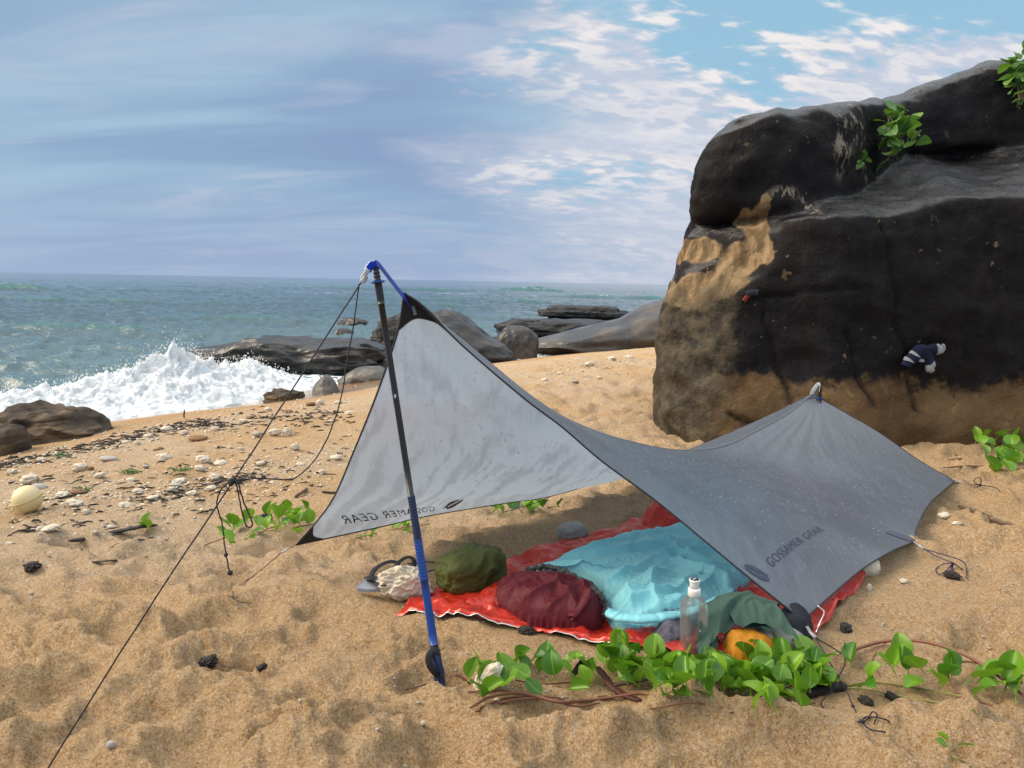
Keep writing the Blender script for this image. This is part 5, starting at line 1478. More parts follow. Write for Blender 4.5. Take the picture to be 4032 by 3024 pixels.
def lathe(prof, n=40, sq=2.0):
    a = np.linspace(0, 2 * np.pi, n, endpoint=False)
    ca, sa = np.cos(a), np.sin(a)
    V = []
    for r, z, p in prof:
        q = (np.abs(ca) ** p + np.abs(sa) ** p) ** (-1 / p)
        V.append(np.stack([r * q * ca, r * q * sa, np.full(n, z)], -1))
    V = np.array(V); F = grid_faces(len(prof), n, wrap_v=True)[:, ::-1].tolist()
    F.append(list(range(n))[::-1]); F.append(list(range((len(prof) - 1) * n, len(prof) * n)))
    return V.reshape(-1, 3), F
k = 1.0
body = [(.027, .0, 3), (.0345, .003, 4), (.0358, .010, 4), (.0362, .09, 4), (.0362, .172, 4), (.0352, .184, 3.6), (.0310, .195, 3), (.0245, .203, 2.3), (.0175, .207, 2), (.0165, .214, 2)]
def bput(nm, me, mat): return put(nm, me, mat, parent=bottle, rot=(0, R(-2.0), R(24)))
bput('body', new_mesh('body', *lathe(body)), CLEAR)
bput('cap', new_mesh('cap', *lathe([(.0185, .208, 2), (.0198, .210, 2), (.0198, .229, 2), (.0185, .232, 2), (.0150, .233, 2)], 48)), CAP)
bput('spout', new_mesh('spout', *lathe([(.0150, .232, 2), (.0145, .246, 2), (.0165, .256, 2), (.0172, .260, 2), (.0165, .262, 2)], 40)), CAP)
bput('spout_disc', new_mesh('spout_disc', *lathe([(.0140, .2615, 2), (.0140, .2630, 2)], 30)), plain('black_print', (.012, .012, .02), .5, bump=0))
st = np.array([(-.006, -.004, .2636), (-.003, -.004, .2636), (-.003, .004, .2636), (-.006, .004, .2636), (.0, .001, .2636), (.007, .001, .2636), (.007, .004, .2636), (.0, .004, .2636)])
bput('spout_mark', new_mesh('spout_mark', st, [[0, 1, 2, 3], [4, 5, 6, 7]], False), WHITEPRINT)
def on_front(dx, dz): return (0.0406 * math.sin(R(0)) + dx, -0.0425, dz)
dv = [(0.0035 * math.sin(a) * (0.35 + 0.65 * (1 - math.cos(a)) / 2), 0, 0.005 * math.cos(a)) for a in np.linspace(0, 2 * math.pi, 17)[:-1]]
mk = put('droplet_mark', new_mesh('droplet_mark', np.array(dv), [list(range(16))], False), WHITEPRINT, parent=bottle, loc=(0.0085, -0.0385, 0.108), rot=(0, 0, R(24)))
# ================================================================== vines, plants, stones, drift
def leaf_mat(name, c1, c2, rough=0.38):
    m, nt, out = material(name)
    oi = nd(nt, 'ObjectInfo').outputs['Random']
    tco = nd(nt, 'TexCoord').outputs['Object']
    c = mixc(nt, oi, c1, c2)
    vein = math_(nt, 'ABSOLUTE', nd(nt, 'SeparateXYZ', {0: tco}).outputs[0])
    c = mixc(nt, maprange(nt, vein, 0.0, 0.035, 0.55, 0.0), c, tuple(min(1, x * 1.7 + .02) for x in c2))
    c = mixc(nt, maprange(nt, noise_n(nt, tco, 5, 4, .6), .55, .8, 0, .35), c, tuple(x * .6 for x in c1))
    b = nd(nt, 'BsdfPrincipled', {'Base Color': c, 'Roughness': rough, 'Specular IOR Level': 0.45})
    tr = nd(nt, 'BsdfTranslucent', {'Color': mixc(nt, 0.5, c, (0.20, 0.42, 0.02))})
    mx = nd(nt, 'MixShader', {0: 0.32, 1: b.outputs[0], 2: tr.outputs[0]})
    nt.links.new(mx.outputs[0], out.inputs[0])
    return m
LEAF = leaf_mat('vine_leaf', (0.040, 0.150, 0.010), (0.190, 0.370, 0.024))
BUSHLEAF = leaf_mat('bush_leaf', (0.045, 0.150, 0.040), (0.150, 0.270, 0.045), 0.5)
STEM = plain('vine_stem', (0.180, 0.075, 0.042), 0.6)
GSTEM = plain('green_stem', (0.200, 0.210, 0.050), 0.55)
TWIG = plain('twig', (0.170, 0.115, 0.065), 0.8)

def leaf_mesh(fold, curl, wid, notch, seed):
    """Rounded leaf of unit length from its base at the origin along +Y, folded along the midrib."""
    n, k = 11, 7
    s = 0.5 - 0.5 * np.cos(np.pi * np.linspace(0, 1, n))
    half = wid * np.clip(np.sin(np.pi * s ** 0.82), 0, 1) ** 0.62
    half[0] = 0.02; half[-1] = 0.04
    V = []
    rs = np.random.default_rng(seed)
    for i in range(n):
        for j in range(k):
            q = j / (k - 1) * 2 - 1
            x = q * half[i] * math.cos(fold * abs(q) ** .5)
            y = s[i] - notch * (s[i] ** 8) * (1 - abs(q)) * 1.0
            z = abs(q) * half[i] * math.sin(fold) + curl * (s[i] - .4) ** 2 + 0.02 * math.sin(3 * q + 7 * s[i] + seed)
            V.append((x, y, z))
    V = np.array(V)
    Pv, Pf = tube(np.array([(0, -.30, -.10), (0, -.12, -.02), (0, 0.02, 0)]), .022, 5)
    return new_mesh('leaf', *join([(V, grid_faces(n, k)), (Pv, Pf)]))
LEAVES = [leaf_mesh(f, c, w, nn, i) for i, (f, c, w, nn) in enumerate([(.25, -.15, .46, .05), (.55, -.30, .47, .08), (.85, -.1, .48, .07), (.15, .25, .44, .05), (.4, -.5, .48, .08)])]
BUSHLEAVES = [leaf_mesh(f, c, w, nn, 20 + i) for i, (f, c, w, nn) in enumerate([(.15, -.2, .45, 0), (.3, -.4, .44, 0), (.1, .1, .36, 0)])]

def put_leaf(parent, pos, size, yaw, pitch, roll, meshes=LEAVES, mat=LEAF):
    me = random.choice(meshes)
    if len(me.materials) == 0: me.materials.append(mat)
    o = bpy.data.objects.new('leaf', me); COL.objects.link(o); o.parent = parent
    M = Matrix.Rotation(yaw, 4, 'Z') @ Matrix.Rotation(pitch, 4, 'X') @ Matrix.Rotation(roll, 4, 'Y')
    o.matrix_local = Matrix.Translation(Vector(pos) - parent.location) @ M @ Matrix.Scale(size, 4) @ Matrix.Translation((0, .30, .10))
    return o

def vine(label, stems, leaves, group='beach vines', size=(.052, .080), name='beach_vine', stem_r=.0024, smat=STEM):
    r0 = S_(*stems[0][0][:2])
    root = put(name, None, label=label, cat='vine', group=group, loc=tuple(r0))
    for s in stems:
        pts = [S_(p[0], p[1], p[2] if len(p) > 2 else .006) for p in s]
        o = put('stem', new_mesh('stem', *tube(spline(pts, len(pts) * 8), stem_r, 6)), smat, parent=root); o.matrix_parent_inverse = Matrix.Translation(-root.location)
    for (px, py, *rest) in leaves:
        p = S_(px, py, .0)
        sz = random.uniform(*size) * (rest[0] if rest else 1)
        h = random.uniform(0.004, 0.03)
        put_leaf(root, (p[0], p[1], p[2] + h), sz, random.uniform(-math.pi, math.pi), R(random.uniform(15, 75)), R(random.uniform(-40, 40)))
    return root

def spray_in(poly_pts, n, seed, k=1.0):
    rs = random.Random(seed); out_ = []
    P = poly_pts
    xs = [p[0] for p in P]; ys = [p[1] for p in P]
    def inside(x, y):
        c = False
        for i in range(len(P)):
            (x1, y1), (x2, y2) = P[i], P[(i + 1) % len(P)]
            if (y1 > y) != (y2 > y) and x < (x2 - x1) * (y - y1) / (y2 - y1) + x1: c = not c
        return c
    best = []
    while len(out_) < n:
        cand = None; bd = -1
        for _ in range(6):
            x, y = rs.uniform(min(xs), max(xs)), rs.uniform(min(ys), max(ys))
            if not inside(x, y): continue
            d = min([math.hypot(x - a[0], (y - a[1]) * 1.8) for a in out_] or [99])
            if d > bd: bd, cand = d, (x, y, k)
        if cand: out_.append(cand)
    return out_

vine('bright green beach vine sprigs creeping beside the pale driftwood stub', [[(468, 692), (500, 690), (540, 696), (590, 700)], [(515, 680), (540, 684), (575, 682)], [(480, 708), (505, 698), (535, 696)]],
     spray_in([(462, 690), (480, 684), (512, 672), (540, 664), (566, 668), (562, 682), (530, 690), (470, 700)], 16, 1) + [(478, 702), (484, 704), (555, 690), (566, 694), (575, 690), (583, 684), (590, 680), (588, 694), (545, 702)])
vine('bright green vine clump growing in front of the torn red sheet edge', [[(598, 697), (630, 693), (670, 697)], [(640, 705), (660, 693), (672, 681)]],
     spray_in([(598, 689), (602, 671), (625, 659), (650, 665), (676, 677), (676, 695), (640, 697)], 34, 2))
vine('dense bright green vine clump around the foot of the water bottle', [[(650, 709), (690, 703), (735, 707)], [(690, 713), (700, 697), (720, 689)]],
     spray_in([(648, 701), (660, 683), (700, 673), (728, 677), (742, 697), (725, 705), (690, 703)], 46, 3))
vine('lush green vine clump crowding the smooth grey stone', [[(730, 713), (765, 707), (815, 703)], [(740, 703), (770, 693), (800, 683)]],
     spray_in([(730, 681), (745, 668), (770, 663), (800, 667), (826, 673), (824, 693), (812, 705), (770, 709), (738, 705)], 66, 4) + [(752, 719, 1.2), (766, 717, 1.1), (778, 721, 1.2), (800, 715)])
vine('trailing green vine runners under the arched brown stem', [[(812, 696), (850, 688), (900, 696), (945, 704)], [(835, 688), (870, 682), (905, 686), (960, 696)], [(905, 700), (940, 706), (975, 710)]],
     [(842, 670), (850, 674), (832, 696), (858, 690), (866, 692), (892, 678, 1.2), (902, 674, 1.3), (908, 682), (896, 688), (925, 682, 1.3), (938, 686, 1.4), (950, 690), (958, 682), (965, 686, 1.2), (975, 690, 1.2), (982, 696, 1.3), (944, 698), (900, 696), (995, 700, 1.2), (1004, 696, 1.3), (1015, 706, 1.2), (1020, 696), (972, 706)], smat=GSTEM)
vine('green vine patch growing beside the black corner of the inner panel', [[(205, 545), (235, 535), (275, 530), (315, 524)], [(245, 540), (270, 528), (300, 520)]],
     spray_in([(218, 544), (232, 532), (255, 527), (280, 516), (310, 512), (322, 526), (312, 536), (270, 540), (238, 548)], 34, 6), size=(.06, .085))
vine('low green vine leaves showing beneath the hem of the inner panel', [[(350, 540), (390, 530), (430, 524)]],
     [(365, 538), (370, 544), (376, 540), (385, 528), (395, 530), (402, 533), (410, 536), (404, 538), (420, 526), (428, 524), (412, 527), (390, 532)], size=(.05, .075))
vine('sparse row of green vine leaves behind the middle of the inner hem', [[(465, 516), (500, 512), (540, 508), (560, 506)]],
     [(468, 514), (474, 512), (491, 516, .9), (498, 514, 1.1), (503, 516, 1.2), (511, 516, 1.2), (516, 512), (522, 514, 1.1), (530, 510), (529, 516), (541, 512), (545, 510), (558, 512, .8), (562, 511, .6)], size=(.06, .085))
vine('green vine tangle with dry stems at the foot of the boulder', [[(925, 462), (965, 458), (1000, 455), (1024, 452)], [(930, 470), (970, 466), (1030, 470)], [(975, 448), (1000, 444), (1030, 440)], [(955, 455), (985, 462), (1030, 458)]],
     spray_in([(972, 448), (990, 436), (1030, 434), (1030, 480), (990, 476), (985, 462)], 46, 9), size=(.085, .12), stem_r=.006, smat=TWIG)
vine('single green vine leaf lying by the long black driftwood', [[(142, 535), (150, 532), (155, 534)]], [(146, 533), (150, 531), (149, 534)], size=(.06, .07))
vine('tiny pale green seedling on the bare sand', [[(950, 755), (960, 760), (968, 764)]], [(951, 752, .5), (949, 755, .45), (955, 754, .5)], smat=GSTEM)

# thick arched runner and other bare stems
run = put('runner_stem', None, label='thick reddish brown vine runner arching over the leaves', cat='stem', loc=tuple(S_(850, 650)))
for pts, r in (([S_(846, 652, .0), S_(856, 649, .02), A(880, 642, 2.37), A(905, 640, 2.34), A(935, 644, 2.28), A(965, 655, 2.20), A(990, 670, 2.13), A(1022, 694, 2.03), A(1060, 720, 1.95)], .0052),
               ([A(887, 642, 2.37), A(877, 650, 2.33), A(873, 662, 2.28), S_(880, 676, .004)], .002),
               ([A(978, 663, 2.17), A(962, 662, 2.18), A(948, 672, 2.15), S_(958, 692, .01), S_(992, 706, .0)], .003)):
    o = put('stem', new_mesh('stem', *tube(spline(pts, 50), r * (1 + 0.10 * pn2(np.arange(50) * .6, np.zeros(50), 231)), 8)), STEM, parent=run); o.matrix_parent_inverse = Matrix.Translation(-run.location)

# ---- plants on the boulder
def bush(label, px, py, Y, twigs, leaves, name='rock_plant', size=(.065, .11), mat=BUSHLEAF):
    r0 = A(px, py, Y)
    root = put(name, None, label=label, cat='plant', group='plants growing on the boulder', loc=tuple(r0))
    for s, r in twigs:
        o = put('stem', new_mesh('stem', *tube(spline([A(a, b, Y + d) for a, b, d in s], 24), np.linspace(r, r * .45, 24), 6)), TWIG, parent=root); o.matrix_parent_inverse = Matrix.Translation(-root.location)
    for a, b, d, k in leaves:
        put_leaf(root, A(a, b, Y + d), random.uniform(*size) * k, random.uniform(-math.pi, math.pi), R(random.uniform(-50, 60)), R(random.uniform(-50, 50)), BUSHLEAVES, mat)
rs = random.Random(5)
Yb = 6.62
bl = [(rs.gauss(893, 7), rs.gauss(134, 11), rs.uniform(-.16, .02), 1.2) for _ in range(46)] + [(rs.gauss(904, 4.5), rs.gauss(117, 5), rs.uniform(-.08, .05), 1.15) for _ in range(16)]
bush('leafy green bush growing from the corner of the boulder ledge', 889, 158, Yb, [([(887, 160, .1), (889, 146, 0), (888, 128, 0), (890, 115, 0)], .014), ([(889, 152, 0), (896, 144, -.03), (902, 132, -.03), (904, 118, -.03)], .012), ([(889, 148, 0), (893, 138, .02), (896, 124, .03)], .008),
     ([(889, 122, 0), (886, 110, 0)], .004), ([(896, 124, .03), (898, 108, .02)], .004)], bl)
bush('small green seedling rooted in the wet ledge of the boulder', 862, 173, 6.42, [([(861, 175, .05), (863, 168, 0), (864, 161, 0)], .006)], [(864 + 3 * math.cos(a), 160 + 1.2 * math.sin(a), .02 * math.sin(a), .9) for a in np.linspace(0, 6, 8)])
bl = [(rs.gauss(1021, 6.5), rs.gauss(78, 11), rs.uniform(-.15, .15), 1.3) for _ in range(60)] + [(1015 + rs.uniform(-1, 6), rs.uniform(57, 70), 0, 1) for _ in range(8)]
bush('green bush growing on top of the highest end of the boulder', 1020, 92, 6.95, [([(1020, 100, 0), (1017, 80, 0), (1014, 60, 0)], .012), ([(1021, 100, 0), (1024, 80, 0), (1028, 62, 0)], .012)], bl)

# ---- socks and a clip drying on the boulder
SOCK = cloth_mat('navy_knit', (0.004, 0.008, 0.030), 0.9, 0.0); SOCKW = cloth_mat('white_knit', (0.30, 0.32, 0.34), 0.9, 0.0)
def on_rock(px, py, off=0.03):
    y = 5.9
    for _ in range(12):
        p = at(px, py, Y=y); y = 0.5 * y + 0.5 * (float(front(np.array([p.x]), np.array([p.z]))[0]) - off)
    return np.array(at(px, py, Y=y))
def sock(label, pts, rad, bands):
    root = put('sock', None, label=label, cat='sock', group='socks drying on the boulder', loc=tuple(on_rock(*pts[0])))
    P = spline([on_rock(*p) for p in pts], 60); P = P + .012 * np.stack([pn2(np.arange(60) * .2, np.zeros(60), 7), np.zeros(60), pn2(np.arange(60) * .23, np.ones(60), 8)], -1); r = np.interp(np.linspace(0, 1, 60), np.linspace(0, 1, len(rad)), rad)
    for nm, a, b_, mt in bands:
        i, j = int(a * 59), int(b_ * 59) + 1
        k = r[i:j] * (1.03 if mt is SOCKW else 1.0)
        if nm == 'toe': k = k * np.sqrt(np.clip(1 - np.linspace(0, 1, j - i) ** 4, 0.05, 1))
        o = put(nm, new_mesh(nm, *tube(P[i:j], k, 12, True, 0.6, (0, -1, 0.1))), mt, parent=root); o.matrix_parent_inverse = Matrix.Translation(-root.location)
sock('navy sock with white cuff stripes and a toe hanging down the rock', [(905, 366), (913, 357), (921, 350), (928, 354), (930, 364), (931, 373)], [.036, .046, .044, .034, .036, .034],
     [('cuff', 0, .10, SOCK), ('stripe', .09, .15, SOCKW), ('leg', .14, .24, SOCK), ('stripe', .23, .27, SOCKW), ('foot', .26, .80, SOCK), ('toe', .79, 1, SOCKW)])
sock('navy sock with pale toe lying across the rock crease', [(921, 362), (925, 353), (931, 349), (938, 349), (944, 345)], [.02, .035, .038, .040, .034],
     [('stripe', .0, .08, SOCKW), ('leg', .07, .70, SOCK), ('toe', .69, 1, SOCKW)])
cr = put('gloves', None, label='small red and black glove tucked into the rock crack', cat='glove', loc=tuple(on_rock(750, 297)))
for pts, r, mt in (([(752, 293), (748, 296), (744, 301)], .018, plain('red_knit', (.16, .010, .012), .8)), ([(758, 293), (752, 293), (746, 295)], .026, NAVY)):
    o = put('finger_section' if mt is NAVY else 'palm', new_mesh('glove', *tube(spline([on_rock(*p) for p in pts], 14), r * (1 + .2 * pn2(np.arange(14) * .7, np.zeros(14), 3)), 10, True, .6, (0, -1, 0))), mt, parent=cr); o.matrix_parent_inverse = Matrix.Translation(-cr.location)

# ---- mooring float
FLOAT = plain('cream_plastic', (0.66, 0.55, 0.30), 0.45, var=0.06, scale=10)
fp = S_(28, 511)
fl = put('float', None, label='round cream plastic fishing float with a lug lying on the sand', cat='float', loc=tuple(fp))
rad = 0.078
V, F = ico(5); put('shell', new_mesh('shell', V * rad, F), FLOAT, parent=fl, loc=(0, 0, rad * .88))
a = np.linspace(0, 2 * np.pi, 60)
rp = np.stack([np.cos(a) * rad, np.sin(a) * rad, np.zeros(60)], -1)
rb = np.array(Matrix.Rotation(R(-16), 3, 'Y') @ Matrix.Rotation(R(12), 3, 'X'))
put('seam_band', new_mesh('seam_band', *tube(rp @ rb.T, .0045, 6, False)), plain('dull_cream', (.50, .38, .18), .5), parent=fl, loc=(0, 0, rad * .95))
lg = np.stack([np.cos(a) * .014, np.zeros(60), np.sin(a) * .014], -1)
put('lug', new_mesh('lug', *tube(lg, .006, 8, False)), FLOAT, parent=fl, loc=(-.080, -.02, .020))

# ---- stones one can tell apart on the beach
WHITE = rock_mat('bleached_coral', (0.50, 0.43, 0.33), (0.67, 0.61, 0.51), (0.74, 0.70, 0.62), scale=18, rough=(0.8, 0.95), wet=0.0, bump=0.8, bd=0.004)
PALEGREY = rock_mat('pale_grey_pebble', (0.30, 0.285, 0.26), (0.40, 0.375, 0.335), (0.47, 0.44, 0.40), scale=10, rough=(0.6, 0.8), wet=0.0, bump=0.2, bd=0.004)
RUST = rock_mat('rusty_brown_pebble', (0.15, 0.075, 0.028), (0.24, 0.125, 0.050), (0.28, 0.17, 0.08), scale=12, rough=(0.55, 0.75), wet=0.0, bump=0.2, bd=0.004)
WM = [new_mesh('stone', *lump(4, (1, .8, .75), power=2.2, seed=300 + i, amp=.30, freq=1.9, pits=.16, ridge=.12)) for i in range(7)]
SM = [new_mesh('stone', *lump(4, (1, .7, .6), power=2.3, seed=320 + i, amp=.08, freq=1.1)) for i in range(4)]
for me in WM: me.materials.append(WHITE)
SMG = [me.copy() for me in SM]; SMR = [me.copy() for me in SM]
for me in SMG: me.materials.append(PALEGREY)
for me in SMR: me.materials.append(RUST)
def pebble(px, py, w, h, kind):
    spot = 'on the shelly beach seaward of the tarp' if px < 350 and py < 550 else 'on the sand beside the layered ledge' if py < 400 else 'on the sand outside the tarp side ties' if px > 850 else 'on the trampled sand around the pole foot'
    p = S_(px, py + h / 2); k = np.linalg.norm(p - np.array(CAM)) / FPX
    me = random.choice({'w': WM, 'g': SMG, 'r': SMR}[kind])
    nm, lb, gr = {'w': ('coral_stone', 'bleached white coral stone ' + spot, 'white coral stones on the beach'), 'g': ('pebble', 'smooth pale grey pebble ' + spot, 'pale grey pebbles on the beach'),
                  'r': ('pebble', 'smooth rusty brown pebble ' + spot, 'brown pebbles on the beach')}[kind]
    o = put(nm, me, None, label=lb, cat='stone', group=gr, loc=(p[0], p[1] + w * k * .2, gz(p[0], p[1] + w * k * .2) + h * k * .28), rot=(R(random.uniform(-12, 12)), R(random.uniform(-12, 12)), R(random.uniform(-25, 25))))
    o.scale = (w * k * .80, w * k * .80, h * k * 1.15)
for px, py, w, h, kd in [(106, 457, 20, 7, 'g'), (163, 457, 15, 8, 'w'), (202, 459, 15, 8, 'w'), (78, 467, 16, 8, 'w'), (90, 467, 7, 5, 'r'), (28, 479, 16, 9, 'w'), (37, 485, 16, 8, 'g'), (196, 437, 21, 7, 'r'), (200, 469, 12, 6, 'w'), (178, 479, 15, 7, 'w'),
                         (174, 485, 15, 5, 'g'), (214, 474, 12, 7, 'w'), (137, 489, 11, 5, 'w'), (61, 493, 13, 6, 'w'), (73, 505, 17, 6, 'w'), (124, 503, 13, 5, 'w'), (49, 534, 16, 5, 'w'), (40, 529, 8, 6, 'w'), (76, 490, 17, 6, 'r'), (67, 425, 18, 5, 'g'), (157, 448, 12, 3, 'r'),
                         (137, 442, 6, 5, 'w'), (256, 432, 11, 7, 'g'), (274, 431, 14, 7, 'w'), (287, 431, 10, 11, 'w'), (310, 403, 12, 6, 'r'), (320, 401, 9, 7, 'w'), (287, 410, 12, 5, 'r'), (294, 446, 10, 7, 'w'), (250, 416, 14, 4, 'r'), (229, 446, 6, 3, 'w'), (280, 446, 5, 4, 'g'),
                         (98, 475, 11, 5, 'w'), (130, 478, 9, 4, 'w'), (145, 465, 8, 4, 'g'), (220, 462, 14, 5, 'w'), (240, 448, 8, 4, 'w'), (15, 492, 9, 5, 'w'), (10, 471, 9, 5, 'w'), (85, 508, 8, 5, 'w'), (152, 494, 12, 4, 'w'), (190, 488, 12, 6, 'w'), (171, 489, 8, 5, 'w'), (210, 488, 12, 5, 'w'),
                         (260, 463, 10, 4, 'w'), (300, 463, 9, 4, 'w'), (322, 470, 8, 5, 'w'), (335, 459, 12, 4, 'w'), (268, 408, 8, 5, 'w'), (338, 402, 9, 4, 'w'), (350, 412, 12, 5, 'w'), (330, 420, 8, 3, 'w'), (243, 421, 9, 4, 'w'), (215, 428, 8, 5, 'w'), (183, 432, 9, 5, 'w'), (166, 428, 12, 6, 'w'), (147, 434, 9, 4, 'w'), (125, 440, 8, 4, 'w'),
                         (56, 453, 8, 4, 'w'), (40, 458, 9, 4, 'w'), (110, 527, 8, 4, 'w'), (95, 540, 6, 3, 'w'), (8, 540, 9, 4, 'w'), (560, 372, 9, 4, 'w'), (590, 366, 12, 5, 'w'), (612, 360, 9, 4, 'w'), (545, 378, 8, 4, 'w'), (630, 356, 12, 5, 'w'), (600, 378, 6, 3, 'w'), (575, 383, 8, 4, 'g'), (520, 372, 8, 3, 'g'),
                         (958, 521, 9, 4, 'w'), (945, 517, 12, 4, 'w'), (928, 540, 10, 4, 'w'), (905, 580, 9, 4, 'w'), (870, 586, 5, 8, 'w'), (110, 745, 9, 9, 'g'), (445, 677, 8, 5, 'w'), (423, 722, 7, 4, 'w'), (405, 745, 5, 3, 'w'), (545, 662, 7, 4, 'w'), (600, 625, 6, 3, 'w'), (497, 698, 6, 3, 'w'), (470, 546, 7, 4, 'g'), (300, 700, 5, 3, 'w')]:
    pebble(px, py, w, h, kd)

# pale driftwood-like coral stub and dark beach litter, each its own thing
def stick(label, pts, r, mat, name='driftwood', rough=.18, flat=1.0, cat='driftwood', seed=0, lift=None):
    P = spline([S_(p[0], p[1], (p[2] if len(p) > 2 else r * .6)) for p in pts], 40)
    rr = r * np.interp(np.linspace(0, 1, 40), [0, .06, .5, .94, 1], [.5, .9, 1, .85, .4]) * (1 + rough * pn2(np.arange(40) * .8, np.zeros(40), 240 + seed))
    P = P + r * rough * 1.2 * np.stack([pn2(np.arange(40) * .25, np.zeros(40), 250 + seed)] * 3, -1) * (0.4, 0.4, 0.6)
    c = P.mean(axis=0)
    put(name, new_mesh(name, *[x if i else x - c for i, x in enumerate(tube(P, rr, 9, True, flat))]), mat, label=label, cat=cat, loc=tuple(c))
CHAR = rock_mat('charcoal', (0.006, 0.006, 0.006), (0.024, 0.022, 0.020), (0.060, 0.055, 0.050), scale=30, rough=(0.4, 0.8), wet=0.0, bd=0.004)
DRIFT = rock_mat('dark_driftwood', (0.016, 0.013, 0.012), (0.050, 0.038, 0.030), (0.075, 0.06, 0.05), scale=25, rough=(0.6, 0.9), wet=0.0, bd=0.004)
BARK = rock_mat('red_bark', (0.040, 0.010, 0.007), (0.085, 0.022, 0.015), (0.12, 0.045, 0.03), scale=20, rough=(0.4, 0.7), wet=0.0, bd=0.004)
GREYWOOD = rock_mat('brown_driftwood', (0.080, 0.055, 0.035), (0.150, 0.105, 0.070), (0.2, 0.15, 0.11), scale=22, rough=(0.7, 0.9), wet=0.0, bd=0.004)
stick('long flat charred black driftwood pointing at a single vine leaf', [(70, 541), (90, 538), (115, 532), (140, 527), (157, 525)], .020, DRIFT, flat=.5, seed=1)
stick('straight mottled brown driftwood stick lying in front of the boulder', [(959, 506), (975, 511), (990, 518), (1000, 522), (1014, 526)], .013, GREYWOOD, seed=2)
stick('thin dark stick poking out beneath the outer tarp edge', [(903, 517), (916, 508), (927, 498, .02)], .005, DRIFT, seed=3)
stick('charred black log lying under the speckled guyline', [(806, 694), (822, 690), (846, 686)], .017, CHAR, seed=4)
stick('glossy black charcoal stick standing out of the vine leaves', [(572, 676, .01), (578, 668, .03), (583, 660, .045)], .010, CHAR, seed=5)
stick('curled dark red bark strip lying among the vines', [(597, 667, .04), (605, 677, .03), (614, 688, .015), (628, 696), (640, 700)], .014, BARK, flat=.35, seed=6)
stick('dry brown leaf stalk crossing the bark strip', [(612, 686, .02), (640, 681, .025), (668, 676, .03)], .005, GREYWOOD, seed=7)
stick('arching reddish stem lying on the crest of the near sand heap', [(470, 708), (490, 697, .02), (520, 693, .03), (560, 702, .015), (590, 700), (640, 693)], .005, STEM, seed=8)
stick('second reddish stem running beside the near sand heap', [(475, 712), (500, 703), (540, 698, .02), (575, 706), (600, 703)], .004, STEM, seed=18)
stick('short brown twig lying by the pole foot', [(452, 673), (463, 678), (471, 685)], .003, BARK, seed=9)
stick('thin brown twig lying below the pole foot', [(405, 690), (420, 686), (434, 682)], .002, BARK, seed=10)
stick('short brown stick lying seaward of the tarp corner', [(295, 497), (305, 490), (313, 484)], .010, GREYWOOD, seed=11)
stick('stubby dark stick touching the edge of the inner panel', [(322, 492), (332, 493), (340, 492)], .009, DRIFT, seed=12)
stick('black twig beside the sparse vine leaves', [(254, 525), (262, 523), (270, 521)], .005, CHAR, seed=13)
stick('long dark stick lying behind the cream float', [(43, 500), (60, 498), (78, 494), (90, 492)], .007, DRIFT, seed=14)
stick('short dark stick ending in a white coral stone', [(8, 483), (16, 482), (24, 481)], .007, DRIFT, seed=15)
stick('thin black twig touching a white stone', [(20, 533), (30, 531), (36, 530)], .005, CHAR, seed=16)
stick('dark flat strip of wood half sunk in sand', [(90, 562), (105, 561), (118, 560)], .008, DRIFT, flat=.4, seed=17)
stick('lone upright twig standing at the brink of the beach', [(184, 418, .0), (184, 414, .10), (184.5, 410, .19)], .008, DRIFT, seed=19)
V, F = lump(5, (.05, .05, .12), seed=350, amp=.2, freq=1.8, pits=.1)
p = S_(487, 688); put('coral_stub', new_mesh('coral_stub', V, F), CORAL, label='pale finger of coral sticking up by the vine sprigs', cat='coral', loc=(p[0], p[1], p[2] + .03), rot=(R(20), R(35), 0))
def char_lump(px, py, s, label, seed, mat=CHAR):
    p = S_(px, py); V, F = lump(5, (s, s * .75, s * .55), power=3.0, seed=seed, amp=.42, freq=2.6, ridge=.22)
    put('charcoal_lump', new_mesh('charcoal_lump', V, F), mat, label=label, cat='charcoal', loc=(p[0], p[1], p[2] + s * .10), rot=(R(seed * 13 % 40 - 20), R(seed * 7 % 40 - 20), R(seed * 37 % 360)))
char_lump(846, 630, .040, 'black charcoal lump on the sand beyond the tarp corner', 401)
char_lump(866, 702, .032, 'black charcoal lump with two knobs near the speckled cord', 402)
char_lump(527, 632, .045, 'dark brown husk lying below the red sheet edge', 403, DRIFT)
char_lump(208, 663, .045, 'dark crumbly lump sunk in the trampled sand', 404)
char_lump(262, 668, .025, 'small black fragment near the dark crumbly lump', 405)
char_lump(78, 553, .040, 'black charred fragment seaward of the trampled sand', 406)
char_lump(82, 556, .045, 'brown knot of wood touching a black fragment', 407, DRIFT)
char_lump(32, 568, .055, 'brown and black seed husk at the edge of the trampled sand', 408, DRIFT)
char_lump(266, 518, .050, 'black charcoal lump above the vine patch', 409)
char_lump(109, 516, .030, 'small black coal on the shelly sand', 410)
char_lump(500, 556, .03, 'small dark husk on the sand behind the olive sack', 411, DRIFT)
char_lump(892, 698, .03, 'charred stub beside the vine runners', 412)
char_lump(952, 577, .045, 'flat dark chip of wood under the navy cord loops', 413, DRIFT)

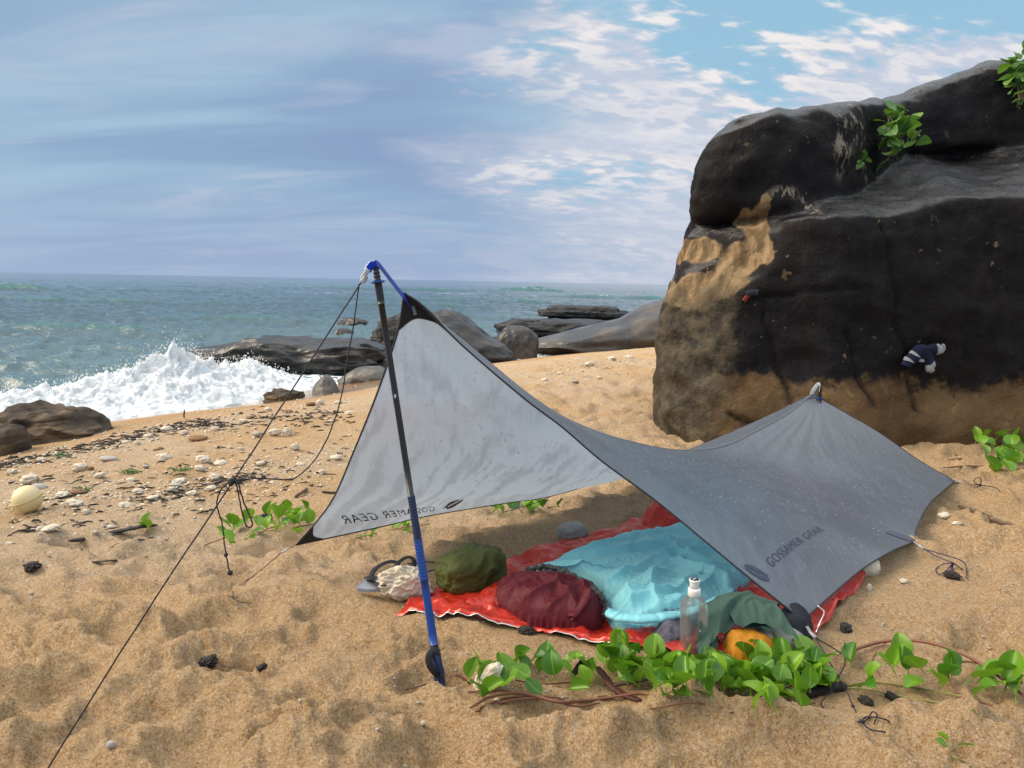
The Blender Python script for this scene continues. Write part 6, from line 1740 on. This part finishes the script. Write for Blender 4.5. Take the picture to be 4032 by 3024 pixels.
# ---- wrack lines and shell grit nobody could count
def scatter(name, band, n, spread, shape, mat, label, cat, seed):
    rs = np.random.default_rng(seed)
    B = spline(np.array(band, float), 300)
    idx = rs.integers(0, 300, n)
    px = B[idx, 0] + rs.normal(0, spread[0], n); py = B[idx, 1] + rs.normal(0, spread[1], n)
    P = np.array([at(a, b, z=-0.25) for a, b in zip(px, py)])
    for _ in range(5):
        g = ground(P[:, 0], P[:, 1]); P = np.array([at(a, b, z=float(h)) for a, b, h in zip(px, py, g)])
    g = ground(P[:, 0], P[:, 1]); P[:, 2] = g
    Vs, Fs, k = [], [], 0
    for p in P:
        V, F = shape(rs, np.linalg.norm(p - np.array(CAM)))
        Vs.append(V + p); Fs.append(F + k); k += len(V)
    put(name, new_mesh(name, np.concatenate(Vs), np.concatenate(Fs)), mat, kind='stuff', label=label, cat=cat)
_i1, _f1 = ico(1); _i2, _f2 = ico(2)
def bit(rs, d):
    s = rs.uniform(.003, .012) * (0.6 + d * .08); V = _i2 * (1 + .35 * rs.normal(size=(len(_i2), 1)).clip(-1, 1)) * s * np.array([1, .8, .55]); a = rs.uniform(0, 6.3)
    Rm = np.array([[math.cos(a), -math.sin(a), 0], [math.sin(a), math.cos(a), 0], [0, 0, 1]])
    return V @ Rm.T + (0, 0, s * .25), _f2
def grain(rs, d):
    s = rs.uniform(.0025, .007) * (0.7 + d * .10); V = _i1 * s * np.array([1, rs.uniform(.5, 1), .5]); a = rs.uniform(0, 6.3)
    Rm = np.array([[math.cos(a), -math.sin(a), 0], [math.sin(a), math.cos(a), 0], [0, 0, 1]])
    return V @ Rm.T + (0, 0, s * .25), _f1
def strand(rs, d):
    L = rs.uniform(.012, .05) * (0.6 + d * .08); w = rs.uniform(.002, .006) * (.6 + d * .08); a = rs.normal(0.35, .7); c_, s_ = math.cos(a), math.sin(a)
    V, F = tube(np.array([(-L, 0, 0), (-L * .3, rs.normal(0, .2) * L, w * rs.uniform(.5, 2.5)), (L * .4, rs.normal(0, .2) * L, w * rs.uniform(0, 2)), (L, 0, 0)]), [w * .4, w, w, w * .3], 4, False)
    return V @ np.array([[c_, -s_, 0], [s_, c_, 0], [0, 0, 1]]).T, np.array(F)
W1 = [(-5, 466), (25, 461), (60, 453), (95, 446), (125, 439), (150, 432), (175, 428), (205, 424), (225, 427)]
W2 = [(140, 503), (165, 498), (195, 488), (230, 482), (260, 478)]
W3 = [(240, 423), (270, 417), (300, 419), (325, 416), (350, 420)]
WRACK = DRIFT
scatter('seaweed', W1, 430, (9, 2.2), strand, WRACK, 'dark brown strandline of dry seaweed and sticks', 'seaweed', 501)
scatter('seaweed', W2, 150, (16, 3), strand, WRACK, 'scattered black seaweed bits landward of the float', 'seaweed', 502)
scatter('seaweed', W3, 150, (12, 4), strand, WRACK, 'dark twigs and weed near the cone-shaped stone', 'seaweed', 503)
scatter('shell_grit', W1 + [(240, 415), (300, 408), (350, 400)], 800, (16, 7), bit, WHITE, 'white coral rubble strewn along the strandline', 'rubble', 504)
scatter('shell_grit', [(0, 500), (60, 495), (130, 490), (200, 482), (270, 470), (340, 455)], 900, (30, 14), bit, WHITE, 'white shell and coral bits on the shelly beach', 'rubble', 505)
scatter('shell_grit', [(530, 378), (570, 372), (620, 364), (655, 356)], 320, (14, 5), bit, WHITE, 'white rubble on the sand beside the layered ledge', 'rubble', 506)
scatter('shell_grit', [(0, 560), (150, 530), (400, 560), (520, 545), (600, 640), (450, 700), (900, 600), (1000, 560), (860, 640)], 650, (80, 26), grain, PALEGREY, 'tiny pale shell grains sprinkled over the trampled sand', 'grit', 507)
scatter('shell_grit', [(0, 520), (120, 500), (250, 470), (340, 450)], 260, (40, 22), strand, WRACK, 'tiny dark twigs sprinkled over the shelly beach', 'twigs', 508)
GRASS = plain('sea_grass', (0.06, 0.14, 0.03), .6)
for i, (px, py, lb) in enumerate([(62, 456, 'green weed tuft in the dark strandline'), (128, 473, 'green weed tuft between white coral stones'), (182, 471, 'green weed tuft beside an oval white stone'), (82, 491, 'green weed tuft on the brown flat pebble')]):
    p = S_(px, py); Vs = []
    for _ in range(26):
        q = p + np.array((random.gauss(0, .035), random.gauss(0, .02), 0)); d = np.array((random.gauss(0, .03), random.gauss(0, .02), random.uniform(.005, .03)))
        Vs.append(tube([q, q + d * .6 + (0, 0, .008), q + d], .003, 4, False))
    put('weed_tuft', new_mesh('weed_tuft', *join(Vs)), GRASS, label=lb, cat='seaweed', kind='stuff')
